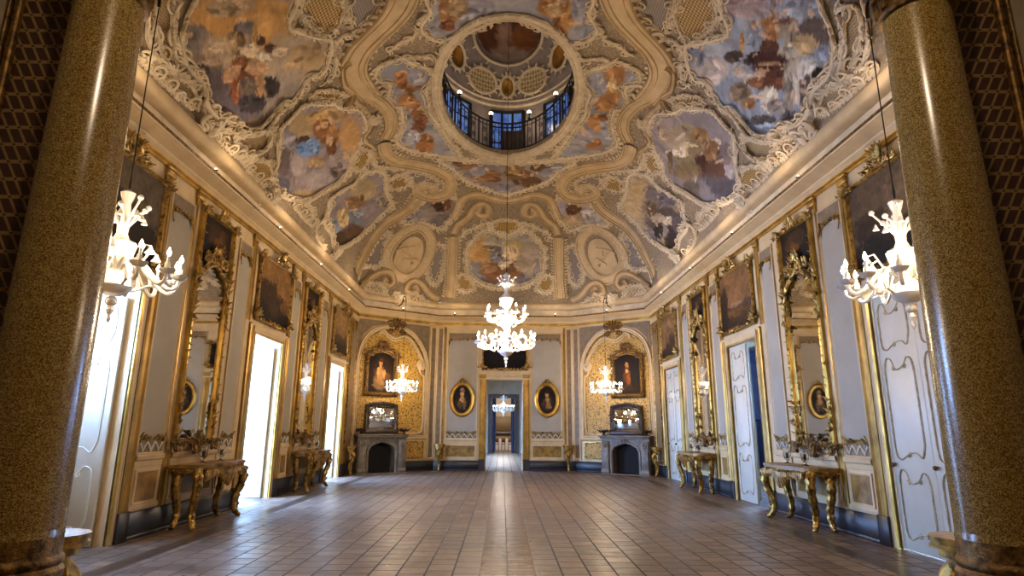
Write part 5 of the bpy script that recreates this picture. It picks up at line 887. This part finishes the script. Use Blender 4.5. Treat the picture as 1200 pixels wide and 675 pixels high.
# ------------------------------------------------------------------ doors
def leaf_panel(o, x0, x1, z0, z1, y, r=.009, seed=0):
    """rococo outline of a door panel"""
    w_ = x1-x0; c = (x0+x1)/2
    top = [(x0, z1-.22), (x0+.03, z1-.06), (x0+w_*.2, z1-.02), (x0+w_*.32, z1-.10), (c, z1-.16), (x1-w_*.34, z1-.14), (x1-w_*.26, z1-.03), (x1-w_*.12, z1), (x1-.01, z1-.1), (x1, z1-.26)]
    bot = [(x1, z0+.2), (x1-.02, z0+.05), (x1-w_*.2, z0+.01), (c+w_*.05, z0+.08), (c-w_*.2, z0+.10), (x0+w_*.12, z0+.04), (x0, z0+.2)]
    P = np.vstack([smooth_path(top, 5), smooth_path(bot, 5)]); n = len(P)
    o.tube([(x, y, z) for x, z in P], r, 6, True)
    P2 = [(c+(x-c)*.93, y, (z0+z1)/2+(z-(z0+z1)/2)*.985) for x, z in P]; o.tube(P2, r*.45, 5, True)
    for x, z, d in ((x0+w_*.32, z1-.11, 1), (x1-w_*.32, z1-.12, -1), (c+w_*.05, z0+.09, 1)): o.scroll(x, z-.02, .035, 1.2, PI/2, d, r*1.2, y)
def door_leaf(label, M4, w_, h, flip, panels=((.14, 1.0), (1.12, 2.45), (2.55, 3.2)), handle=True, mat='white_paint', gilt='gilt_pale'):
    t = thing('door_leaf', label, 'door', M4); 
    o = MB(); o.box(0, w_, -.025, .025, .01, h, .006); o.build('leaf', mat, t, flip)
    o = MB()
    for z0, z1 in panels: leaf_panel(o, .10, w_-.09, z0, min(z1, h-.06), .03)
    o.build('scrolled_moulding', gilt, t, flip)
    if handle: o = MB(); o.ball((w_-.05, .06, 1.06), .03, 10); o.lathe([(.02, 0), (.02, .02)], (w_-.05, .03, 1.06), 8); o.build('handle', 'gilt_dark', t, flip)
    return t
def leaf_at(F, x, y, flip, ang=0): return at(F, -x if flip else x, y, 0) @ Matrix.Rotation((-ang if flip else ang), 4, 'Z')
door_leaf('white double-door leaf with gilt scrolls nearer the console on the near right', at(FR, 7.425, -.06, 0), .785, 3.32, False)
door_leaf('white double-door leaf with gilt scrolls partly behind the right column', at(FR, 6.625, -.06, 0), .795, 3.32, False, handle=True)
door_leaf('white door leaf with gilt scrolls left closed beside the blue gap', at(FR, 12.76, -.06, 0), .895, 3.32, False, handle=False)
door_leaf('white inner half of the closed far right door', at(FR, 17.63, -.06, 0), .76, 3.32, False); door_leaf('white outer half of the closed far right door beside the corner', at(FR, 18.395, -.06, 0), .76, 3.32, False)
def reveal_leaf(label, y, w_=.78, ang=0.0):
    M4 = Matrix.Translation((-XW-.14, y, 0)) @ Matrix.Rotation(PI+ang, 4, 'Z')
    return door_leaf(label, M4, w_, 3.22, False, handle=False, gilt='white_paint' )
reveal_leaf('white window shutter leaf folded back in the nearest left window bay', 8.17); reveal_leaf('glaring white shutter leaf in the middle left doorway', 13.61); reveal_leaf('glaring white shutter leaf in the far left doorway', 19.11)
# ------------------------------------------------------------------ console tables
def cabriole(o, x, y, dx, dy, h, th=.05):
    """carved cabriole leg bowing out along (dx, dy)"""
    P = [(0, h), (.07, h-.08), (.10, h-.2), (.06, h-.36), (-.01, h-.52), (-.03, h-.66), (.02, .08), (.07, .03), (.10, .025)]
    Q = smooth_path([(x+dx*a, y+dy*a, z) for a, z in P], 5); n = len(Q); R = [th*(1.25-.75*(k/n))*(1+.12*math.sin(k*1.3)) for k in range(n)]; R[-6:] = [th*.5, th*.55, th*.6, th*.6, th*.5, th*.3]
    o.tube(Q, R, 8); a = math.atan2(dy, dx)
    for k in (6, 11, 16, 21, 26): q = Q[k]; o.tube([q+np.array((dx, dy, 0))*th*.8, q+np.array((dx*1.4*th, dy*1.4*th, .05)), q+np.array((dx*.9*th, dy*.9*th, .09))], [.02, .022, .008], 5)
    o.ball((x+dx*.08, y+dy*.08, .03), .04, 8, .03)
def console(label, F, xc, flip, w_=1.72, dp=.60, h=.93):
    t = thing('console_table', label, 'table', at(F, -xc if flip else xc, .06, 0), 'gilt console tables under the pier mirrors'); a = w_/2
    out = [(-a, 0), (-a, dp*.55), (-a+.06, dp*.72), (-a*.75, dp*.86), (-a*.5, dp*.82), (-a*.3, dp*.92), (0, dp), (a*.3, dp*.92), (a*.5, dp*.82), (a*.75, dp*.86), (a-.06, dp*.72), (a, dp*.55), (a, 0)]
    S_ = [out[0]]+[tuple(p) for p in smooth_path(out[1:-1], 4)]+[out[-1]]
    def slab(o, s_, z0, z1):
        n = len(S_); o.add([(x*s_, y*s_ if y > 0 else 0, z) for z in (z0, z1) for x, y in S_], [tuple(range(n-1, -1, -1)), tuple(range(n, 2*n))]+[(i, (i+1) % n, n+(i+1) % n, n+i) for i in range(n)])
    o = MB(); slab(o, 1.0, h-.035, h-.008); slab(o, .985, h-.05, h-.03); slab(o, .99, h-.01, h); o.build('table_top', 'brown_marble', t, flip, smooth=False)
    o = MB(); slab(o, .94, h-.12, h-.05)
    for k in range(len(S_)-1):
        (x0, y0), (x1, y1) = S_[k], S_[k+1]; d = math.hypot(x1-x0, y1-y0)
        for q in range(max(1, int(d/.05))):
            u = q/max(1, int(d/.05)); x, y = (x0+(x1-x0)*u)*.95, (y0+(y1-y0)*u)*.95; o.ball((x, y, h-.085), .022, 6)
    drop = lambda x: .09+.12*math.exp(-(x/.18)**2)+.03*math.cos(x*9)
    n = 26
    for k in range(n):
        x = -a*.8+1.6*a*k/(n-1); y = dp*(.80+.08*math.exp(-(x/.3)**2)); d = drop(x)
        o.tube([(x, y, h-.1), (x+.02, y+.02, h-.13-d*.5), (x-.01, y+.01, h-.13-d)], [.036, .034, .014], 5)
        if k % 3 == 0: m_ = MB(); m_.scroll(0, 0, .05, 1.3, 0, 1 if k % 2 else -1, .014, 0); o.add([(x+p[0], y+.02+p[1], h-.16+p[2]) for p in m_.v], m_.f)
    o.build('carved_apron', 'gilt', t, flip)
    for x, y, dx, dy in ((-a+.13, dp*.62, -.75, .66), (a-.13, dp*.62, .75, .66), (-a+.2, .09, -1, .05), (a-.2, .09, 1, .05)):
        o = MB(); cabriole(o, x, y, dx, dy, h-.09, .066); o.build('leg', 'gilt', t, flip)
    return t
def hurricane(label, F, x, y, flip, h=.93, s_=1.0, grp=None):
    t = thing('glass_vase', label, 'vase', at(F, -x if flip else x, y, h), grp)
    o = MB(); o.lathe([(.055, 0), (.058, .012), (.02, .03), (.018, .06), (.05, .09), (.062, .14), (.058, .22), (.066, .27), (.062, .268), (.052, .22), (.055, .14), (.03, .10)], seg=20)
    o.v = [tuple(s_*q for q in v) for v in o.v]; o.build('glass_bowl', 'clear_glass', t)
    o = MB(); o.lathe([(.02, .10), (.022, .11), (.022, .18), (.004, .185)], seg=10); o.v = [tuple(s_*q for q in v) for v in o.v]; o.build('candle', 'linen', t); return t
CN_T = [('gilt console table with cabriole legs nearest on the left wall', FL, 10.25, True, 'near left console'), ('gilt console table with cabriole legs nearest on the right wall', FR, 10.25, False, 'near right console'), ('gilt console table between the two bright left doorways', FL, 15.6, True, 'far left console'), ('gilt console table between the ajar and the closed right doors', FR, 15.6, False, 'far right console')]
for lb, F, xc, fl, nm in CN_T:
    console(lb, F, xc, fl)
    for dx, e in ((-.32, 'nearer'), (.30, 'farther')): hurricane('clear glass candle vase on the %s end of the %s' % (e, nm), F, xc+dx, .30, fl, grp='glass candle vases on the console tables')
# little corner consoles
def corner_console(label, M4, h=.92, mat='gilt'):
    t = thing('bracket_console', label, 'console', M4, 'small gilt bracket consoles in the corners')
    o = MB(); P = [(-.2, 0), (-.2, .12), (-.14, .22), (0, .26), (.14, .22), (.2, .12), (.2, 0)]
    n = len(P)
    for s_, z0, z1 in ((1, h-.03, h), (.92, h-.055, h-.03), (1.0, h-.075, h-.055), (.8, h-.13, h-.075), (.62, h-.2, h-.13)):
        o.add([(x*s_, y*s_, z) for z in (z0, z1) for x, y in P], [tuple(range(n-1, -1, -1)), tuple(range(n, 2*n))]+[(i, (i+1) % n, n+(i+1) % n, n+i) for i in range(n)])
    o.build('table_top', mat, t)
    o = MB(); Q = smooth_path([(0, .07, h-.18), (0, .17, h-.28), (0, .16, h-.42), (0, .06, h-.6), (0, .05, .2), (0, .10, .04), (0, .14, .03)], 6); k = len(Q); o.tube(Q, [.075*(1.1-.75*i/k)+.004*math.sin(i) for i in range(k)], 8)
    for d in (-1, 1):
        m_ = MB(); m_.scroll(d*.09, h-.26, .07, 1.4, PI/2, -d, .02, .1); m_.leaf(d*.05, h-.3, -PI/2+d*.3, .2, .04, .12); o.add(m_.v, m_.f)
    o.ball((0, .12, .03), .045, 8, .03); o.build('leg', mat, t); return t
for lb, M4 in (('small gilt bracket console left of the left fireplace in the corner', at(FL, -20.05, .09)), ('small gilt bracket console right of the left fireplace at the wall bend', at(FF, 2.32, .12)), ('small gilt bracket console left of the right fireplace at the wall bend', at(FF, -2.32, .12)), ('small gilt bracket console right of the right fireplace in the corner', at(FR, 20.05, .09)),
               ('small gilt bracket console peeping out behind the left column', frame_mat(-2.83, 3.90, .573, .819) @ Matrix.Scale(.93, 4)), ('small gilt bracket console peeping out behind the right column', frame_mat(2.85, 3.90, -.573, .819) @ Matrix.Scale(.93, 4))): corner_console(lb, M4)
# ------------------------------------------------------------------ fireplaces, overmantels, portraits
def fireplace(label, F, flip):
    t = thing('fireplace', label, 'fireplace', at(F, -.99 if flip else .99, 0)); w_ = .88
    op = [(-.47, 0), (-.47, .72), (-.40, .86), (-.22, .95), (0, 1.0), (.22, .95), (.40, .86), (.47, .72), (.47, 0)]
    o = MB(); o.prism([(-w_, 0), (-w_, 1.16)]+[(w_, 1.16), (w_, 0)]+op[::-1], .0, .36); o.build('surround', 'fire_stone', t, flip, smooth=False)
    o = MB(); o.frame(op[::-1], [(0, .36), (-.03, .39), (-.08, .395), (-.10, .36)], closed=False)
    for d in (-1, 1): o.box(d*.72-.13, d*.72+.13, .36, .43, 0, 1.08, .012); o.box(d*.72-.15, d*.72+.15, .36, .45, 0, .16, .012); o.scroll(d*.72, .95, .09, 1.4, PI/2, d, .03, .44)
    o.scroll(-.08, 1.06, .07, 1.3, 0, 1, .022, .38); o.scroll(.08, 1.06, .07, 1.3, PI, -1, .022, .38); o.leaf(0, 1.02, PI/2, .14, .05, .38); o.build('carving', 'fire_stone', t, flip)
    o = MB(); o.box(-w_-.05, w_+.05, 0, .50, 1.22, 1.27, .012); o.box(-w_-.02, w_+.02, 0, .46, 1.16, 1.22, .015); o.build('mantel_shelf', 'fire_stone', t, flip)
    o = MB(); o.box(-.6, .6, .002, .012, 0, 1.1); o.box(-.6, .6, .012, .34, 0, .02); o.build('firebox', 'soot', t, flip, smooth=False)
    o = MB(); o.box(-w_-.08, w_+.08, 0, .62, 0, .02, .005); o.build('hearth', 'fire_stone', t, flip)
    return t
def overmantel(label, F, flip, seed):
    t = thing('overmantel_mirror', label, 'mirror', at(F, -1.02 if flip else 1.02, .16, 1.275) @ Matrix.Rotation(.10, 4, 'X')); rg = random.Random(seed)
    o = MB(); o.box(-.48, .48, 0, .03, .17, .92, .01); o.build('mirror_glass', 'mirror_glass', t, flip)
    o = MB(); P = [(-.5, .15), (-.46, .9), (-.3, .95), (0, .98), (.3, .95), (.46, .9), (.46, .15)]; o.frame(P[::-1], [(-.12, 0), (-.12, .06), (-.06, .09), (0, .06), (.02, .03)])
    carved_side(o, -.53, .15, .9, rg, .09, .06, .12); carved_side(o, .53, .15, .9, rg, .09, .06, .12); crest(o, 0, 1.0, .3, .06)
    for k in range(9): o.scroll(-.45+.11*k, .99, .05, 1.3, rg.uniform(0, 6), 1 if k % 2 else -1, .018, .06)
    o.box(-.6, .6, -.0, .1, 0, .16, .01); o.build('frame', 'dark_wood', t, flip)
    return t
def garniture(label, F, x, flip, grp):
    t = thing('mantel_ornament', label, 'ornament', at(F, -x if flip else x, .3, 1.27), grp); o = MB(); o.lathe([(.07, 0), (.075, .02), (.03, .04), (.04, .08), (.11, .12), (.13, .16), (.06, .17), (.03, .2)], seg=16)
    for d in (-1, 1): o.scroll(d*.13, .15, .07, 1.4, PI/2, d, .018, 0); o.leaf(d*.06, .1, PI/2-d, .18, .04, .02)
    o.build('urn', 'dark_wood', t); return t
def portrait(label, M4, w_, h, base, blobs, seed, flip=False, arch=True, grp=None):
    t = thing('portrait_painting', label, 'painting', M4, grp); rg = random.Random(seed); a = w_/2
    cv = canvas('canvas', t, -a+.03, a-.03, .03, h-.03, .02, base, blobs, poly=.12 if arch else None, seed=seed, n=70, flip=flip)
    P = [(-a, 0), (a, 0), (a, h*.86), (a*.6, h*.95), (0, h), (-a*.6, h*.95), (-a, h*.86)]
    o = MB(); o.frame(P, [(-.12, 0), (-.12, .05), (-.07, .08), (-.03, .05), (0, .06), (.04, .02)]); o.build('frame', 'gilt_dark', t, flip)
    o = MB(); crest(o, 0, h+.05, 1.1, .06); carved_side(o, -a-.08, 0, h*.9, rg, .09, .06, .16); carved_side(o, a+.08, 0, h*.9, rg, .09, .06, .16); crest(o, 0, -.05, .3, .06, -1)
    for d in (-1, 1): crest(o, d*(a+.05), 0, .3, .06, -1); crest(o, d*(a+.03), h*.88, .55, .06)
    o.build('carved_border', 'gilt_dark', t, flip); return t
LADY = [(.5, .5, .42, .42, '3a2a1c'), (.5, .30, .3, .28, '6a5a4a'), (.5, .46, .13, .16, '8c7a64'), (.47, .70, .075, .075, 'b0906c'), (.47, .78, .08, .05, '5c4a3a'), (.38, .45, .05, .14, 'a08866'), (.62, .42, .06, .12, '9a8060'), (.45, .2, .25, .15, '7c6a50'), (.75, .3, .12, .2, '54402a'), (.46, .58, .05, .05, 'a88a66')]
MAN = [(.5, .45, .36, .45, '2c221a'), (.5, .62, .10, .12, '4a3a2a'), (.5, .72, .07, .075, '9a7c58'), (.5, .42, .12, .2, '6a4a24'), (.44, .3, .06, .2, '7a5628'), (.62, .4, .06, .14, '54381c'), (.5, .12, .3, .1, '40301e'), (.5, .56, .05, .04, 'b09a78')]
for fl, F, sd, side in ((True, CL, 31, 'left'), (False, CR, 32, 'right')):
    fireplace('grey carved stone fireplace in the %s far corner niche' % side, F, fl); overmantel('mirror in a dark carved frame standing on the %s mantelpiece' % side, F, fl, sd)
    garniture('dark urn ornament on the outer end of the %s mantelpiece' % side, F, .22, fl, 'urns on the mantelpieces'); garniture('dark urn ornament on the inner end of the %s mantelpiece' % side, F, 1.80, fl, 'urns on the mantelpieces')
portrait('gilt-framed portrait of a woman in a pale dress above the left fireplace', at(CL, -.95, .02, 2.66), 1.0, 1.46, '2c2118', LADY, 41, True)
portrait('gilt-framed dark portrait of a standing figure above the right fireplace', at(CR, .95, .02, 2.66), 1.0, 1.46, '2e251c', MAN, 42)
def oval_portrait(label, x, blobs, seed):
    t = thing('oval_portrait', label, 'painting', at(FF, x, .02, 2.52), 'oval portraits beside the far doorway')
    canvas('canvas', t, -.33, .33, -.50, .50, .015, '241d18', blobs, poly='oval', seed=seed, n=60)
    o = MB(); o.frame(oval(0, 0, .34, .51), [(-.13, 0), (-.13, .04), (-.09, .07), (-.05, .05), (-.02, .055), (.015, .02)]); o.build('frame', 'gilt_bright', t)
    o = MB(); crest(o, 0, .62, .5, .05); o.build('crest', 'gilt', t)
    return t
oval_portrait('oval gilt-framed portrait of a woman left of the far doorway', 1.56, [(.5, .35, .38, .3, '3c3430'), (.5, .48, .14, .12, 'b09a80'), (.5, .70, .10, .11, 'c0a484'), (.5, .82, .13, .08, '8c8278'), (.36, .3, .1, .16, '7a6a58'), (.62, .3, .1, .14, '6a5c4c')], 51)
oval_portrait('oval gilt-framed portrait of a woman right of the far doorway', -1.58, [(.5, .32, .36, .3, '4a4038'), (.5, .46, .12, .1, '9a8468'), (.5, .68, .09, .10, 'b09474'), (.5, .78, .12, .06, '3c2e24'), (.42, .26, .16, .12, '86745c'), (.64, .34, .1, .16, '57483a')], 52)
# ------------------------------------------------------------------ rooms beyond
def room(names, x0, x1, y0, y1, h, mat, wins=()):
    o = MB(); ys = [y0]+[e for w_ in wins for e in w_]+[y1]
    for k in range(0, len(ys), 2): o.box(x0-.1, x0, ys[k], ys[k+1], 0, h)
    for a, b in wins: o.box(x0-.1, x0, a, b, 3.0, h); portal((x0-.08, (a+b)/2, 1.5), (0, rad(-90), 0), 3.0, b-a)
    tag(o.build(names+'_left', mat, smooth=False), kind='structure')
    o = MB(); o.box(x1, x1+.1, y0, y1, 0, h); tag(o.build(names+'_right', mat, smooth=False), kind='structure')
    o = MB(); o.box(x0, x1, y0, y1, h, h+.1); tag(o.build('ceiling_'+names[5:], 'plaster_room', smooth=False), kind='structure')
room('wall_antechamber', -3, 3, 22.9, 37.8, 4.6, 'plaster_room', wins=((25, 26.6), (29.2, 30.8), (33.4, 35)))
room('wall_end_room', -3, 3, 38.2, 43.6, 4.6, 'plaster_room')
o = MB(); o.box(-3, -.72, 37.8, 38.2, 0, 4.6); o.box(.72, 3, 37.8, 38.2, 0, 4.6); o.box(-.72, .72, 37.8, 38.2, 3.32, 4.6); W2 = tag(o.build('wall_antechamber_end', 'plaster_room', smooth=False), kind='structure')
o = MB(); F2 = [(-.72, 0), (-.72, 3.32), (.72, 3.32), (.72, 0)]; o.frame(F2, [(0, 37.79), (0, 37.74), (.22, 37.72), (.24, 37.79)], closed=False); o.build('door_frame', 'dark_wood', W2)
o = MB(); o.box(-3, 3, 43.6, 43.7, 0, 4.6); W3 = tag(o.build('wall_end', 'plaster_room', smooth=False), kind='structure')
o = MB(); o.box(-.62, .62, 43.52, 43.6, 1.3, 2.3, .02); o.build('tapestry_panel', 'beige_diaper', W3)
o = MB(); o.box(-1.2, 1.2, 43.5, 43.6, 1.0, 1.22, .01); o.build('dado_rail', 'dark_wood', W3)
for s_, lb in ((-1, 'blue drape hanging on the left of the farthest doorway'), (1, 'blue drape hanging on the right of the farthest doorway')):
    t = thing('door_drape', lb, 'curtain', Matrix.Translation((s_*.72, 37.55, 0))); o = MB(); n = 14; vs = []
    for z in (.02, 1.2, 3.3): vs += [(-s_*(.02+.24*k/(n-1)*(1 if z > 1 else .8)), .05*math.sin(k*1.5), z) for k in range(n)]
    o.add(vs, [(j*n+i, j*n+i+1, (j+1)*n+i+1, (j+1)*n+i) for j in range(2) for i in range(n-1)]); o.build('cloth', 'blue_drape', t)
t = thing('draped_table', 'white draped table at the far end of the enfilade', 'table', Matrix.Translation((0, 42.6, 0))); o = MB(); o.box(-1.1, 1.1, -.4, .4, .74, .78, .01); o.build('table_top', 'linen', t); o = MB(); n = 60
vs = [(-1.1+2.2*k/(n-1), -.42-.03*math.sin(k*.9)*(z < .5), z) for z in (.02, .78) for k in range(n)]; o.add(vs, [(i, i+1, n+i+1, n+i) for i in range(n-1)]); o.build('cloth', 'linen', t)
for k, (x, wd) in enumerate(((-.42, 'leftmost'), (.02, 'middle'), (.46, 'rightmost'))):
    t = thing('dining_chair', '%s of three brown chairs before the white draped table' % wd, 'chair', Matrix.Translation((x, 41.7, 0)), 'chairs at the far end of the enfilade')
    o = MB(); o.box(-.13, .13, -.2, .2, .42, .47, .01); o.build('seat', 'chair_wood', t); o = MB(); o.box(-.13, .13, -.22, -.18, .55, .9, .01); o.build('backrest', 'chair_wood', t)
    for dx in (-.11, .11):
        for dy in (-.18, .18): MB().box(dx-.02, dx+.02, dy-.02, dy+.02, 0, .42 if dy > 0 else .9).build('leg', 'chair_wood', t)
chandelier('chandelier', 'distant bright chandelier seen through the enfilade of doorways', (0, 35.6, 2.2), [(12, .60, .36, .42)], sm_body, 4.6, None, 16, 300, light_z=.55)
point_light('end_room_light', (0, 40.6, 3.6), 400, .3, (1, .9, .8))
# blue room behind the ajar right door
o = MB(); o.box(8.9, 9.0, 11.3, 14, 0, 4.2); o.box(8.9, 9.0, 17.5, 21, 0, 4.2); o.box(8.9, 9.0, 14, 17.5, 0, 1.9); o.box(8.9, 9.0, 14, 17.5, 3.7, 4.2); o.box(5.62, 9, 21, 21.1, 0, 4.2); o.box(5.62, 9, 11.2, 11.3, 0, 4.2); tag(o.build('wall_side_room', 'plaster_blue', smooth=False), kind='structure')
o = MB(); o.box(5.6, 9, 11.2, 21.1, 4.2, 4.3); tag(o.build('ceiling_side_room', 'plaster_room', smooth=False), kind='structure')
o = MB(); o.box(5.62, 5.66, 14.2, 20.9, 0, 1.5); o.build('dado_panel', 'blue_drape', bpy.data.objects['wall_side_room'], smooth=False)
o = MB(); o.box(5.5, 5.62, 11.2, 12.0, 0, 4.2); o.box(5.5, 5.62, 13.7, 21, 0, 4.2); o.box(5.5, 5.62, 12.0, 13.7, 3.46, 4.2); o.build('inner_wall', 'plaster_blue', bpy.data.objects['wall_side_room'], smooth=False)
t = thing('wardrobe_chest', 'dark blue panelled cupboard in the blue room behind the ajar door', 'cupboard', Matrix.Translation((8.6, 16.4, 0))); o = MB(); o.box(-.3, .28, -3, 3.6, 0, 1.75, .02); o.box(-.33, .28, -3.03, 3.63, 1.75, 1.82, .02); o.build('body', 'blue_drape', t)
o = MB()
for k in range(5): o.frame([(-2.85+1.25*k, .15), (-2.85+1.25*k+1.1, .15), (-2.85+1.25*k+1.1, 1.6), (-2.85+1.25*k, 1.6)], [(0, 0), (0, .02), (.05, .02), (.06, 0)])
o.v = [(-.3-b_, a_, c_) for a_, b_, c_ in o.v]; o.build('panel_moulding', 'blue_drape', t)
portal((8.95, 15.75, 2.8), (0, rad(90), 0), 1.8, 3.5)
# ------------------------------------------------------------------ daylight openings on the left, cornice lamps
for a, b in DOORS: portal((-XW-.93, (a+b)/2, DH/2), (0, rad(-90), 0), DH, b-a)
o = MB(); o.box(-XW-.99, -XW-.95, 6.5, 8.3, 0, 2.3); tag(o.build('daylight_blocker', 'white_paint', smooth=False), kind='structure')  # unseen board added outside the nearest left bay to cut its daylight
def cornice_lamp(x, y, k):
    if k < 10: lb = 'small glowing lamp on the %s cornice ledge, %s from the far corner' % (('left', 'right')[k % 2], ('fifth', 'fourth', 'third', 'second', 'first')[k//2])
    else: lb = 'small glowing lamp on the cornice above the %s' % ('far wall left of the big chandelier', 'far wall right of the big chandelier', 'left fireplace niche', 'right fireplace niche')[k-10]
    t = thing('cornice_lamp', lb, 'lamp', Matrix.Translation((x, y, 5.64)), 'lamps on the cornice ledge'); o = MB(); o.lathe([(.03, 0), (.03, .02), (.02, .03), (.035, .06)], seg=10); o.build('lamp_base', 'iron', t)
    o = MB(); o.ball((0, 0, .07), .022, 8); o.build('bulb', 'lamp_globe', t); point_light('cornice_light', (x*.90, YC+(y-YC)*.93, 6.0), K_COVE, .12)
LP = [(s_*(XW-.19), y) for y in (6.4, 9.4, 12.4, 15.4, 18.4) for s_ in (-1, 1)]+[(x, YF-.19) for x in (-1.9, 1.9)]+[(-3.7, 21.35), (3.7, 21.35)]
for k, (x, y) in enumerate(LP): cornice_lamp(x, y, k)
point_light('anteroom_light', (0, .6, 5.4), 240, .12)
